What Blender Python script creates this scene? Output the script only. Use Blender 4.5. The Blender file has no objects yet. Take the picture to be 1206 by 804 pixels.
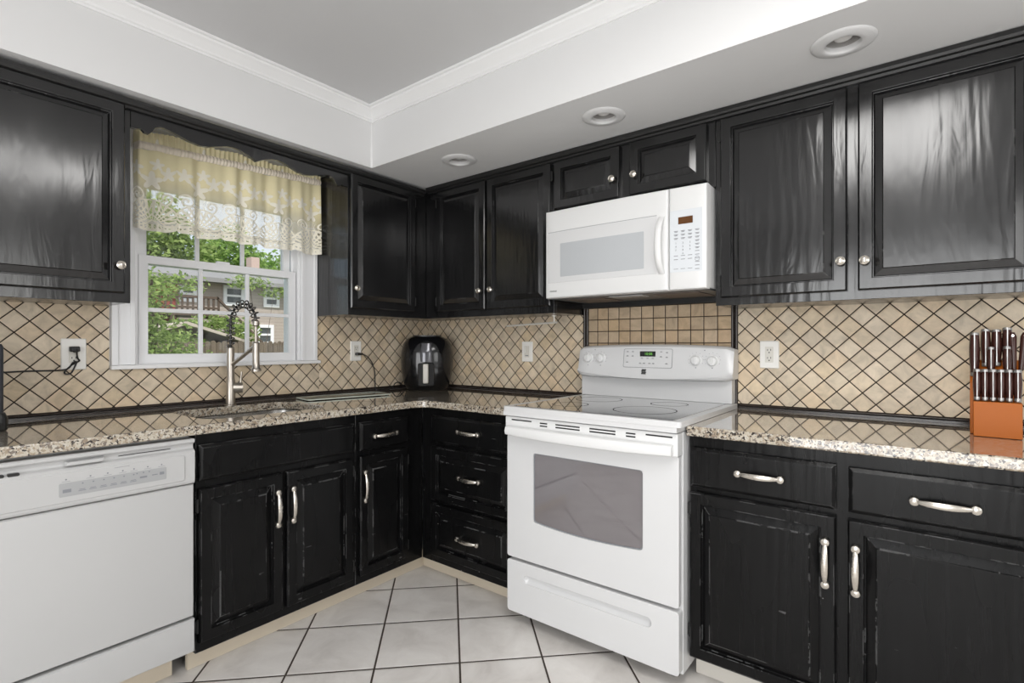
import bpy, bmesh, math, random
from mathutils import Vector, Matrix
PI = math.pi
random.seed(7)
S = bpy.context.scene
COL = S.collection

# ------------------------------------------------------------------ camera
cam_d = bpy.data.cameras.new('camera')
cam_d.sensor_width = 36.0
cam_d.lens = 611.0 / 1206.0 * 36.0
cam_d.shift_y = 3.64 / 1206.0
cam_d.clip_start = 0.02
cam_d.clip_end = 200
cam = bpy.data.objects.new('camera', cam_d)
COL.objects.link(cam)
cam.location = (2.65, -2.455, 1.198)
cam.rotation_euler = (PI / 2, 0, 0.6646)
S.camera = cam

# ------------------------------------------------------------------ view
S.view_settings.view_transform = 'Standard'
S.view_settings.look = 'None'
S.view_settings.exposure = 0.0
S.view_settings.gamma = 1.0
S.view_settings.use_curve_mapping = False

# ------------------------------------------------------------------ world, sun, added fill daylight, ceiling lamp
SKY_STRENGTH = 0.30
SUN_ENERGY = 3.6
PATIO_FILL_W = 60.0
EAST_FILL_W = 13.0
LAMP_W = 17.0
w = bpy.data.worlds.new('world')
S.world = w
w.use_nodes = True
nt = w.node_tree
nt.nodes.clear()
wo = nt.nodes.new('ShaderNodeOutputWorld')
bg = nt.nodes.new('ShaderNodeBackground')
sk = nt.nodes.new('ShaderNodeTexSky')
sk.sky_type = 'NISHITA'
sk.sun_disc = False
sk.sun_elevation = math.radians(52)
sk.sun_rotation = math.radians(100)
sk.air_density = 1.0
sk.dust_density = 2.5
bg.inputs['Strength'].default_value = SKY_STRENGTH
tcw = nt.nodes.new('ShaderNodeTexCoord')
nzw = nt.nodes.new('ShaderNodeTexNoise')
nzw.inputs['Scale'].default_value = 3.0
nzw.inputs['Detail'].default_value = 6
rpw = nt.nodes.new('ShaderNodeMapRange')
rpw.inputs[1].default_value = .35
rpw.inputs[2].default_value = .62
rpw.inputs[3].default_value = .45
rpw.inputs[4].default_value = .92
mxw = nt.nodes.new('ShaderNodeMix')
mxw.data_type = 'RGBA'
nt.links.new(tcw.outputs['Generated'], nzw.inputs['Vector'])
nt.links.new(nzw.outputs[0], rpw.inputs[0])
nt.links.new(rpw.outputs[0], mxw.inputs['Factor'])
nt.links.new(sk.outputs[0], mxw.inputs[6])
mxw.inputs[7].default_value = (3.0, 3.05, 3.15, 1)
nt.links.new(mxw.outputs[2], bg.inputs['Color'])
nt.links.new(bg.outputs[0], wo.inputs[0])


def light(name, kind, loc, rot, energy, color=(1, 1, 1), size=None, size_y=None, angle=None):
    d = bpy.data.lights.new(name, kind)
    d.energy = energy
    d.color = color
    if kind == 'AREA':
        d.shape = 'RECTANGLE'
        d.size = size
        d.size_y = size_y
    if angle is not None:
        d.angle = angle
    o = bpy.data.objects.new(name, d)
    o.location = loc
    o.rotation_euler = rot
    COL.objects.link(o)
    return o


light('sun', 'SUN', (6, -3, 8), (math.radians(42), 0, math.radians(62)), SUN_ENERGY, (1, .96, .9), angle=.01)
light('added_patio_fill', 'AREA', (2.55, -4.56, 1.08), (PI / 2, 0, 0), PATIO_FILL_W, (1, 1, 1), 1.8, 1.9)  # fill light added behind the camera, set in an unseen glass door
light('added_side_fill', 'AREA', (4.36, -2.0, 1.5), (0, PI / 2, 0), EAST_FILL_W, (1, .99, .97), 1.0, 1.2)  # weaker added fill for the window wall, from an unseen side window
lp = light('ceiling_lamp_glow', 'AREA', (2.55, -1.95, 2.352), (0, 0, 0), LAMP_W, (1, .99, .975), .56, 1.16)

# ------------------------------------------------------------------ node helpers


class NT:
    def __init__(s, name):
        s.m = bpy.data.materials.new(name)
        s.m.use_nodes = True
        s.t = s.m.node_tree
        s.t.nodes.clear()
        s.out = s.t.nodes.new('ShaderNodeOutputMaterial')
        s.p = s.t.nodes.new('ShaderNodeBsdfPrincipled')
        s.t.links.new(s.p.outputs[0], s.out.inputs[0])

    def n(s, kind, **kw):
        nd = s.t.nodes.new('ShaderNode' + kind)
        for k, v in kw.items():
            setattr(nd, k, v)
        return nd

    def put(s, sock, val):
        if hasattr(val, 'is_linked') or hasattr(val, 'links'):
            s.t.links.new(val, sock)
        else:
            sock.default_value = val

    def math(s, op, a, b=None, c=None):
        nd = s.n('Math', operation=op)
        s.put(nd.inputs[0], a)
        if b is not None:
            s.put(nd.inputs[1], b)
        if c is not None:
            s.put(nd.inputs[2], c)
        return nd.outputs[0]

    def ramp(s, fac, stops, interp='LINEAR'):
        nd = s.n('ValToRGB')
        cr = nd.color_ramp
        cr.interpolation = interp
        while len(cr.elements) < len(stops):
            cr.elements.new(.5)
        for e, (p, c) in zip(cr.elements, stops):
            e.position = p
            e.color = (c[0], c[1], c[2], 1)
        s.put(nd.inputs[0], fac)
        return nd.outputs[0]

    def mix(s, fac, a, b):
        nd = s.n('Mix', data_type='RGBA')
        s.put(nd.inputs['Factor'], fac)
        for sock, v in ((nd.inputs[6], a), (nd.inputs[7], b)):
            s.put(sock, (*v, 1) if isinstance(v, tuple) else v)
        return nd.outputs[2]

    def coord(s, which='Object', scale=None):
        tc = s.n('TexCoord')
        o = tc.outputs[which]
        if scale:
            mp = s.n('Mapping')
            mp.inputs['Scale'].default_value = scale
            s.t.links.new(o, mp.inputs[0])
            o = mp.outputs[0]
        return o

    def noise(s, vec, scale, detail=3, rough=.5, dist=0):
        nd = s.n('TexNoise')
        s.put(nd.inputs['Vector'], vec)
        nd.inputs['Scale'].default_value = scale
        nd.inputs['Detail'].default_value = detail
        nd.inputs['Roughness'].default_value = rough
        nd.inputs['Distortion'].default_value = dist
        return nd.outputs[0]

    def bump(s, h, strength, dist):
        nd = s.n('Bump')
        nd.inputs['Strength'].default_value = strength
        nd.inputs['Distance'].default_value = dist
        s.put(nd.inputs['Height'], h)
        s.t.links.new(nd.outputs[0], s.p.inputs['Normal'])
        return nd

    def set(s, **kw):
        for k, v in kw.items():
            k = {'base': 'Base Color', 'rough': 'Roughness', 'metal': 'Metallic', 'spec': 'Specular IOR Level',
                 'coat': 'Coat Weight', 'coatr': 'Coat Roughness', 'trans': 'Transmission Weight', 'ior': 'IOR',
                 'emit': 'Emission Color', 'emits': 'Emission Strength', 'alpha': 'Alpha'}[k]
            if isinstance(v, tuple) and len(v) == 3:
                v = (*v, 1)
            s.put(s.p.inputs[k], v)
        return s


def even(name, base, rough, spec=.5):
    t = NT(name)
    t.set(base=base, rough=rough, spec=spec)
    return t.m


def plain(name, base, rough=.5, metal=0, spec=.5, **kw):
    """paint-like material with a slight unevenness of colour and gloss"""
    t = NT(name)
    co = t.coord()
    nz = t.noise(co, 9, 3)
    b = t.ramp(nz, [(.3, tuple(c * .995 for c in base)), (.7, base)])
    r = t.ramp(t.noise(co, 25, 2), [(.3, (rough * .97,) * 3), (.7, (min(1, rough * 1.03),) * 3)])
    t.set(base=b, rough=r, metal=metal, spec=spec, **kw)
    return t.m


def black_paint(name, base, chips, rough, spec, wave):
    t = NT(name)
    co = t.coord()
    g1 = t.noise(t.coord(scale=(55, 55, 2.2)), 1, 3, .6, .6)          # fine oak pores
    wv = t.n('TexWave', wave_type='BANDS', bands_direction='X', wave_profile='SIN')
    t.put(wv.inputs['Vector'], t.coord(scale=(1, 1, .16)))
    wv.inputs['Scale'].default_value = 9
    wv.inputs['Distortion'].default_value = 9
    wv.inputs['Detail'].default_value = 2
    wv.inputs['Detail Scale'].default_value = 1.4
    g3 = t.noise(t.coord(scale=(9, 9, 1.6)), 1, 2, .5)                 # hand-brushed unevenness
    g4 = t.noise(t.coord(scale=(16, 16, 3.2)), 1, 2, .5, 1.5)
    h = t.math('ADD', t.math('MULTIPLY', g1, .16), t.math('ADD', t.math('MULTIPLY', wv.outputs[1], .16), t.math('ADD', t.math('MULTIPLY', g3, 1.6 * wave), t.math('MULTIPLY', g4, .7 * wave))))
    t.bump(h, .20, .006)
    col = t.ramp(g1, [(.25, tuple(c * .75 for c in base)), (.75, tuple(c * 1.25 for c in base))])
    if chips:
        vo = t.n('TexVoronoi', feature='F1')
        t.put(vo.inputs['Vector'], co)
        vo.inputs['Scale'].default_value = 26
        sep = t.n('SeparateColor')
        t.put(sep.inputs[0], vo.outputs['Color'])
        keep = t.math('GREATER_THAN', sep.outputs[0], 1 - chips)
        rad = t.math('MULTIPLY', sep.outputs[1], .085)
        wob = t.math('ADD', vo.outputs['Distance'], t.math('MULTIPLY', t.noise(co, 160, 2), .10))
        dot = t.math('LESS_THAN', wob, t.math('ADD', rad, .035))
        col = t.mix(t.math('MULTIPLY', keep, dot), col, (.45, .43, .40))
        sc = t.noise(t.coord(scale=(2.0, 2.0, 1.0)), 3.2, 4, .75)
        scuff = t.math('MULTIPLY', t.math('GREATER_THAN', t.noise(t.coord(scale=(7, 7, 60)), 1, 3, .7), .70), t.math('GREATER_THAN', sc, .57))
        col = t.mix(t.math('MULTIPLY', scuff, .22), col, (.30, .30, .30))
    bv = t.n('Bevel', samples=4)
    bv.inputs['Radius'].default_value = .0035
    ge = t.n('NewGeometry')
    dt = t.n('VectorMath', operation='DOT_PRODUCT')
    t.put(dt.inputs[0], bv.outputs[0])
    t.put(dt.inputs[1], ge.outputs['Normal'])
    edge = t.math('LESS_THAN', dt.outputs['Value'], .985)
    rub_glint = t.math('GREATER_THAN', t.noise(co, 9, 4, .7), .53 if chips else .60)
    col = t.mix(t.math('MULTIPLY', t.math('MULTIPLY', edge, rub_glint), .42 if chips else .28), col, (.26, .26, .26))  # worn edges on base cabinets; on wall cabinets, edge glints painted into the colour
    rr = t.ramp(t.noise(t.coord(scale=(6, 6, 2)), 1, 2), [(.3, (rough * .8,) * 3), (.7, (rough * 1.2,) * 3)])
    t.set(base=col, rough=rr, spec=spec)
    return t.m


def tile_material(name, pitch, diag, o1, o2, axis, base, grout, gw):
    """stone tiles with dark grout on a vertical wall; axis = horizontal world axis of the wall (object coords = world)"""
    t = NT(name)
    co = t.coord()
    sp = t.n('SeparateXYZ')
    t.put(sp.inputs[0], co)
    h = sp.outputs['X' if axis == 'x' else 'Y']
    v = sp.outputs['Z']
    h = t.math('SUBTRACT', h, o1)
    v = t.math('SUBTRACT', v, o2)
    if diag:
        a = t.math('MULTIPLY', t.math('ADD', h, v), .70710678 / pitch)
        b = t.math('MULTIPLY', t.math('SUBTRACT', h, v), .70710678 / pitch)
    else:
        a = t.math('MULTIPLY', h, 1 / pitch)
        b = t.math('MULTIPLY', v, 1 / pitch)
    fa = t.math('ABSOLUTE', t.math('SUBTRACT', t.math('FRACT', a), .5))
    fb = t.math('ABSOLUTE', t.math('SUBTRACT', t.math('FRACT', b), .5))
    edge = t.math('MAXIMUM', fa, fb)                                   # .5 at the joint
    joint = t.math('GREATER_THAN', edge, .5 - gw / pitch / 2)
    soft = t.n('MapRange')
    t.put(soft.inputs[0], edge)
    soft.inputs[1].default_value = .5 - gw / pitch * 1.5
    soft.inputs[2].default_value = .5 - gw / pitch * .4
    soft.inputs[3].default_value = 1
    soft.inputs[4].default_value = 0
    cell = t.n('CombineXYZ')
    t.put(cell.inputs[0], t.math('FLOOR', a))
    t.put(cell.inputs[1], t.math('FLOOR', b))
    wn = t.n('TexWhiteNoise', noise_dimensions='2D')
    t.put(wn.inputs['Vector'], cell.outputs[0])
    off = t.n('VectorMath', operation='MULTIPLY_ADD')
    t.put(off.inputs[0], wn.outputs['Color'])
    off.inputs[1].default_value = (7, 7, 7)
    t.put(off.inputs[2], co)
    cloud = t.noise(off.outputs[0], 14, 5, .62, .8)
    vein = t.noise(off.outputs[0], 42, 4, .65, 1.5)
    c = t.ramp(cloud, [(.28, tuple(x * .74 for x in base)), (.5, base), (.74, tuple(min(1, x * 1.17 + .02) for x in base))])
    c = t.mix(t.math('MULTIPLY', t.math('GREATER_THAN', vein, .64), .16), c, tuple(x * .55 for x in base))
    hue = t.ramp(wn.outputs[0], [(0, (1.0, .90, .78)), (.35, (.86, .84, .80)), (.65, (1.0, .98, .96)), (1, (.94, .86, .72))])
    mm = t.n('Mix', data_type='RGBA', blend_type='MULTIPLY')
    mm.inputs['Factor'].default_value = .8
    t.put(mm.inputs[6], c)
    t.put(mm.inputs[7], hue)
    col = t.mix(joint, mm.outputs[2], grout)
    t.set(base=col, rough=t.math('ADD', t.math('MULTIPLY', joint, .35), .42), spec=.4)
    t.bump(t.math('ADD', soft.outputs[0], t.math('MULTIPLY', vein, .12)), .6, .002)
    return t.m


def floor_material(name):
    t = NT(name)
    co = t.coord()
    sp = t.n('SeparateXYZ')
    t.put(sp.inputs[0], co)
    k = .70710678 / .3145
    a = t.math('SUBTRACT', t.math('MULTIPLY', t.math('ADD', sp.outputs[0], sp.outputs[1]), k), .178 / .3145)
    b = t.math('SUBTRACT', t.math('MULTIPLY', t.math('SUBTRACT', sp.outputs[0], sp.outputs[1]), k), 1.017 / .3145)
    fa = t.math('ABSOLUTE', t.math('SUBTRACT', t.math('FRACT', a), .5))
    fb = t.math('ABSOLUTE', t.math('SUBTRACT', t.math('FRACT', b), .5))
    edge = t.math('MAXIMUM', fa, fb)
    joint = t.math('GREATER_THAN', edge, .5 - .0075 / .3145 / 2)
    cell = t.n('CombineXYZ')
    t.put(cell.inputs[0], t.math('FLOOR', a))
    t.put(cell.inputs[1], t.math('FLOOR', b))
    wn = t.n('TexWhiteNoise', noise_dimensions='2D')
    t.put(wn.inputs['Vector'], cell.outputs[0])
    off = t.n('VectorMath', operation='MULTIPLY_ADD')
    t.put(off.inputs[0], wn.outputs['Color'])
    off.inputs[1].default_value = (9, 9, 9)
    t.put(off.inputs[2], co)
    cl = t.noise(off.outputs[0], 6, 6, .6, .6)
    c = t.ramp(cl, [(.3, (.60, .57, .54)), (.5, (.71, .68, .65)), (.7, (.79, .765, .735))])
    c = t.mix(joint, c, (.045, .032, .024))
    t.set(base=c, rough=t.math('ADD', t.math('MULTIPLY', joint, .4), .33), spec=.45)
    soft = t.n('MapRange')
    t.put(soft.inputs[0], edge)
    soft.inputs[1].default_value = .47
    soft.inputs[2].default_value = .493
    soft.inputs[3].default_value = 1
    soft.inputs[4].default_value = 0
    t.bump(soft.outputs[0], .5, .003)
    return t.m


def granite(name):
    t = NT(name)
    co = t.coord()
    ds = t.n('VectorMath', operation='MULTIPLY_ADD')
    nz = t.n('TexNoise')
    t.put(nz.inputs['Vector'], co)
    nz.inputs['Scale'].default_value = 90
    t.put(ds.inputs[0], nz.outputs['Color'])
    ds.inputs[1].default_value = (.008, .008, .008)
    t.put(ds.inputs[2], co)

    def vor(scale):
        vo = t.n('TexVoronoi', feature='F1')
        t.put(vo.inputs['Vector'], ds.outputs[0])
        vo.inputs['Scale'].default_value = scale
        se = t.n('SeparateColor')
        t.put(se.inputs[0], vo.outputs['Color'])
        return se.outputs[0], se.outputs[1]
    a, a2 = vor(105)
    b, b2 = vor(210)
    ca = t.ramp(a, [(0, (.74, .69, .60)), (.28, (.60, .52, .42)), (.45, (.42, .34, .26)), (.6, (.80, .77, .71)), (.74, (.30, .26, .23)), (.86, (.055, .045, .04))], 'CONSTANT')
    cb = t.ramp(b, [(0, (.70, .64, .55)), (.35, (.50, .42, .33)), (.6, (.23, .20, .18)), (.8, (.03, .027, .025)), (.9, (.82, .79, .73))], 'CONSTANT')
    c = t.mix(t.math('GREATER_THAN', b2, .55), ca, cb)
    dk_ = t.n('Mix', data_type='RGBA', blend_type='MULTIPLY')
    dk_.inputs['Factor'].default_value = 1
    t.put(dk_.inputs[6], c)
    dk_.inputs[7].default_value = (.66, .64, .60, 1)
    t.set(base=dk_.outputs[2], rough=.05, spec=.35, coat=1.0, coatr=.015)
    t.p.inputs['Coat IOR'].default_value = 1.5
    return t.m


def lace(name, dense):
    """cream lace: net ground with woven flowers and shell fans; UV = metres along the cloth, metres above the hem"""
    t = NT(name)
    uv = t.coord('UV')
    sp = t.n('SeparateXYZ')
    t.put(sp.inputs[0], uv)
    u, v = sp.outputs[0], sp.outputs[1]
    P = .185
    cu = t.math('MULTIPLY', t.math('SUBTRACT', t.math('FRACT', t.math('DIVIDE', u, P)), .5), P)

    def band(val, lo, hi):
        return t.math('MULTIPLY', t.math('GREATER_THAN', val, lo), t.math('LESS_THAN', val, hi))

    def disc(x0, y0):
        dx = t.math('SUBTRACT', cu, x0)
        dy = t.math('SUBTRACT', v, y0)
        r = t.math('SQRT', t.math('ADD', t.math('MULTIPLY', dx, dx), t.math('MULTIPLY', dy, dy)))
        return r, t.math('ARCTAN2', dy, dx)
    pats = []
    # shell fan rising from the hem
    r, an = disc(0, .035)
    rib = t.math('GREATER_THAN', t.math('SINE', t.math('MULTIPLY', an, 22)), .15)
    pats.append(t.math('MULTIPLY', rib, band(r, .012, .095)))
    pats.append(band(r, .095, .101))
    # scallop swags between the fans
    adu = t.math('SUBTRACT', t.math('ABSOLUTE', cu), P / 2)
    dy = t.math('SUBTRACT', v, .13)
    r2 = t.math('SQRT', t.math('ADD', t.math('MULTIPLY', adu, adu), t.math('MULTIPLY', dy, dy)))
    swag = t.math('GREATER_THAN', t.math('SINE', t.math('MULTIPLY', r2, 420)), .35)
    pats.append(t.math('MULTIPLY', swag, t.math('MULTIPLY', band(r2, .05, .125), t.math('LESS_THAN', v, .12))))
    # curled scrolls
    for sx in (-.052, .052):
        r3, a3 = disc(sx, .145)
        sw = t.math('SINE', t.math('ADD', t.math('MULTIPLY', r3, 330), t.math('MULTIPLY', a3, 1 if sx > 0 else -1)))
        pats.append(t.math('MULTIPLY', t.math('GREATER_THAN', sw, .25), t.math('LESS_THAN', r3, .032)))
    # flowers in the upper field
    for (fx, fy, fr) in ((0, .215, .032), (-.06, .255, .026), (.062, .25, .026), (.02, .285, .022)):
        r4, a4 = disc(fx, fy)
        pet = t.math('MULTIPLY', t.math('ADD', t.math('MULTIPLY', t.math('SINE', t.math('MULTIPLY', a4, 5)), .3), .75), fr)
        pats.append(t.math('LESS_THAN', r4, t.math('MULTIPLY', pet, 1.25)))
    # hem border
    pats.append(t.math('LESS_THAN', v, .012))
    pats.append(t.math('MULTIPLY', t.math('LESS_THAN', v, .03), t.math('GREATER_THAN', t.math('SINE', t.math('MULTIPLY', u, 420)), 0)))
    m = pats[0]
    for p in pats[1:]:
        m = t.math('MAXIMUM', m, p)
    net = .88 if not dense else .98
    up = t.n('MapRange')
    t.put(up.inputs[0], v)
    up.inputs[1].default_value = .14
    up.inputs[2].default_value = .24
    up.inputs[3].default_value = net * .30 if not dense else net
    up.inputs[4].default_value = net
    op = t.math('MAXIMUM', up.outputs[0], t.math('MULTIPLY', m, .95))
    col = t.mix(m, (.98, .89, .58), (.98, .94, .82)) if not dense else (.98, .89, .77, 1)
    t.t.nodes.remove(t.p)
    df = t.n('BsdfDiffuse')
    tr = t.n('BsdfTranslucent')
    for nd in (df, tr):
        t.put(nd.inputs['Color'], col)
    mx = t.n('MixShader')
    mx.inputs[0].default_value = .12
    t.t.links.new(df.outputs[0], mx.inputs[1])
    t.t.links.new(tr.outputs[0], mx.inputs[2])
    tp = t.n('BsdfTransparent')
    mo = t.n('MixShader')
    t.put(mo.inputs[0], op)
    t.t.links.new(tp.outputs[0], mo.inputs[1])
    t.t.links.new(mx.outputs[0], mo.inputs[2])
    t.t.links.new(mo.outputs[0], t.out.inputs[0])
    return t.m


def clear_glass(name):
    t = NT(name)
    t.t.nodes.remove(t.p)
    tp = t.n('BsdfTransparent')
    tp.inputs[0].default_value = (.97, .98, .98, 1)
    gl = t.n('BsdfGlossy')
    gl.inputs['Roughness'].default_value = .02
    fr = t.n('Fresnel')
    fr.inputs[0].default_value = 1.45
    mx = t.n('MixShader')
    t.t.links.new(fr.outputs[0], mx.inputs[0])
    t.t.links.new(tp.outputs[0], mx.inputs[1])
    t.t.links.new(gl.outputs[0], mx.inputs[2])
    t.t.links.new(mx.outputs[0], t.out.inputs[0])
    return t.m


def leafy(name, c1, c2):
    t = NT(name)
    oi = t.n('Attribute', attribute_name='tint')
    c = t.ramp(oi.outputs['Fac'], [(0, c1), (1, c2)])
    t.t.nodes.remove(t.p)
    df = t.n('BsdfDiffuse')
    tr = t.n('BsdfTranslucent')
    for nd in (df, tr):
        t.put(nd.inputs['Color'], c)
    mx = t.n('MixShader')
    mx.inputs[0].default_value = .4
    t.t.links.new(df.outputs[0], mx.inputs[1])
    t.t.links.new(tr.outputs[0], mx.inputs[2])
    t.t.links.new(mx.outputs[0], t.out.inputs[0])
    return t.m


def siding(name, base):
    t = NT(name)
    sp = t.n('SeparateXYZ')
    t.put(sp.inputs[0], t.coord())
    f = t.math('FRACT', t.math('DIVIDE', sp.outputs[2], .10))
    c = t.mix(t.math('LESS_THAN', f, .12), base, tuple(x * .75 for x in base))
    t.set(base=c, rough=.7)
    t.bump(f, .5, .02)
    return t.m


def fence_wood(name):
    t = NT(name)
    sp = t.n('SeparateXYZ')
    t.put(sp.inputs[0], t.coord())
    c = t.ramp(t.noise(t.coord(scale=(14, 14, 1)), 1, 3), [(.3, (.10, .078, .058)), (.7, (.19, .15, .11))])
    t.set(base=c, rough=.85)
    return t.m


M = {}
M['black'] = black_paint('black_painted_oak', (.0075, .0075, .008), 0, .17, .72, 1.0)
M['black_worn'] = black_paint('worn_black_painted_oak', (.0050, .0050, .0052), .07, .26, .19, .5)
M['black_trim'] = plain('black_gloss_trim', (.012, .012, .012), .35)
M['inside'] = plain('cabinet_shadow_gap', (.006, .006, .006), .8)
M['paint'] = plain('white_wall_paint', (.80, .80, .80), .55, spec=.3)
M['ceil'] = plain('flat_ceiling_paint', (.66, .66, .665), .8, spec=.2)
M['soffit'] = plain('soffit_paint', (.77, .77, .77), .7, spec=.2)
M['trimw'] = plain('white_trim_enamel', (.88, .88, .88), .35)
M['winw'] = even('white_window_vinyl', (.88, .885, .90), .35)
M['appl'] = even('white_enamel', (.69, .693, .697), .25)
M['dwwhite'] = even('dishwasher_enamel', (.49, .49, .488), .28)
M['appl2'] = even('white_appliance_plastic', (.78, .783, .78), .33)
M['applsoft'] = plain('cool_white_panel', (.70, .73, .76), .3)
M['grey_print'] = plain('grey_print', (.22, .23, .25), .5)
M['dark'] = plain('black_plastic', (.014, .014, .014), .3)
M['darkgloss'] = plain('gloss_black_plastic', (.006, .006, .007), .12)
M['fnickel'] = plain('satin_nickel_faucet', (.50, .46, .41), .33, metal=1)
M['nickel'] = plain('brushed_nickel', (.66, .62, .56), .27, metal=1)
M['steel'] = plain('stainless_steel', (.62, .61, .59), .25, metal=1)
M['chrome'] = plain('polished_metal', (.78, .77, .75), .15, metal=1)
M['knifesteel'] = plain('knife_steel', (.38, .37, .36), .35, metal=1)
M['barmetal'] = plain('satin_bar_metal', (.80, .77, .72), .35, metal=.25)
M['spring'] = plain('dark_spring_steel', (.20, .19, .18), .25, metal=1)
M['granite'] = granite('speckled_granite')
M['floor'] = floor_material('ceramic_floor_tile')
STONE = (.72, .622, .488)
M['tileA1'] = tile_material('diamond_tile_range_wall', .0612, True, .758, 1.202, 'x', STONE, (.028, .017, .010), .0042)
M['tileA2'] = tile_material('diamond_tile_right', .0612, True, 2.694, 1.052, 'x', STONE, (.028, .017, .010), .0042)
M['tileA3'] = tile_material('square_tile_behind_range', .0616, False, 1.311, 1.267, 'x', (.56, .44, .31), (.028, .017, .010), .0042)
M['tileB1'] = tile_material('diamond_tile_window_wall', .0612, True, -1.993, 1.157, 'y', STONE, (.028, .017, .010), .0042)
M['tileB2'] = tile_material('diamond_tile_corner', .0612, True, -.473, 1.242, 'y', STONE, (.028, .017, .010), .0042)
M['liner'] = plain('dark_liner_tile', (.035, .026, .022), .22)
M['kick'] = plain('cream_kick_board', (.66, .58, .46), .5)
M['kickw'] = plain('white_kick_board', (.70, .67, .61), .5)
M['glass'] = clear_glass('window_glass')
M['ovenglass'] = plain('oven_door_glass', (.15, .135, .145), .06, spec=.8, coat=1.0, coatr=.02)
M['ovenglass'].node_tree.nodes['Principled BSDF'].inputs['Coat IOR'].default_value = 2.0
M['mwglass'] = plain('microwave_window', (.50, .52, .54), .18)
M['hob'] = plain('ceramic_hob_glass', (.055, .058, .062), .05, spec=.9)
M['hob'].node_tree.nodes['Principled BSDF'].inputs['Coat Weight'].default_value = 1.0
M['hob'].node_tree.nodes['Principled BSDF'].inputs['Coat IOR'].default_value = 1.9
M['ring'] = plain('hob_ring_print', (.012, .012, .012), .6, spec=.1)
M['lace'] = lace('cream_lace', False)
M['lacehead'] = lace('gathered_lace_heading', True)
M['wood'] = plain('cherry_wood', (.43, .115, .014), .38, spec=.2)
M['handlewood'] = plain('dark_rosewood', (.045, .014, .010), .25)
M['plate'] = even('white_switch_plate', (.90, .89, .85), .35)
M['socket'] = plain('socket_insert', (.74, .72, .66), .35)
M['brass'] = plain('brass_pins', (.5, .36, .14), .3, metal=1)
M['lampring'] = plain('white_lamp_trim', (.74, .74, .74), .45)
M['baffle'] = plain('lamp_baffle', (.36, .35, .34), .5)
M['bulb'] = plain('bulb_glass', (.80, .79, .77), .12)
M['greenglass'] = plain('green_glass_board', (.05, .075, .062), .04, spec=.8)
M['boardedge'] = plain('pale_glass_edge', (.62, .66, .58), .2)
M['amber'] = plain('amber_display', (.11, .04, .008), .2)
tt = NT('green_digits')
tt.set(base=(.02, .05, .01), rough=.3, emit=(.25, .75, .12), emits=.6)
M['green'] = tt.m
M['filter'] = plain('greasy_filter_mesh', (.13, .10, .085), .5, metal=.3)
M['under'] = plain('grey_underside', (.10, .10, .10), .4)
M['siding'] = siding('grey_house_siding', (.47, .40, .35))
M['roof'] = plain('grey_roof_shingle', (.27, .265, .26), .85)
M['deck'] = plain('brown_deck_wood', (.10, .07, .05), .8)
M['fence'] = fence_wood('weathered_fence_wood')
M['shed'] = plain('pale_shed_roof', (.50, .44, .36), .8)
M['brickred'] = plain('red_door_paint', (.28, .07, .05), .7)
M['houseglass'] = plain('house_window_glass', (.06, .075, .08), .08)
M['bark'] = plain('tree_bark', (.11, .08, .06), .9)
M['leafA'] = leafy('bright_leaf', (.15, .24, .06), (.44, .55, .20))
M['leafB'] = leafy('mid_leaf', (.14, .26, .06), (.42, .58, .18))
M['leafC'] = leafy('pale_leaf', (.22, .34, .10), (.60, .72, .34))
M['lawn'] = plain('lawn_grass', (.10, .17, .04), .9)

# ------------------------------------------------------------------ mesh helpers


def A(u, v, d):          # range wall (y = 0): u along +x, v up, d out of the wall
    return (u, -d, v)


def B(u, v, d):          # window wall (x = 0): u along +y, v up, d out of the wall
    return (d, u, v)


def I(x, y, z):
    return (x, y, z)


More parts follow.
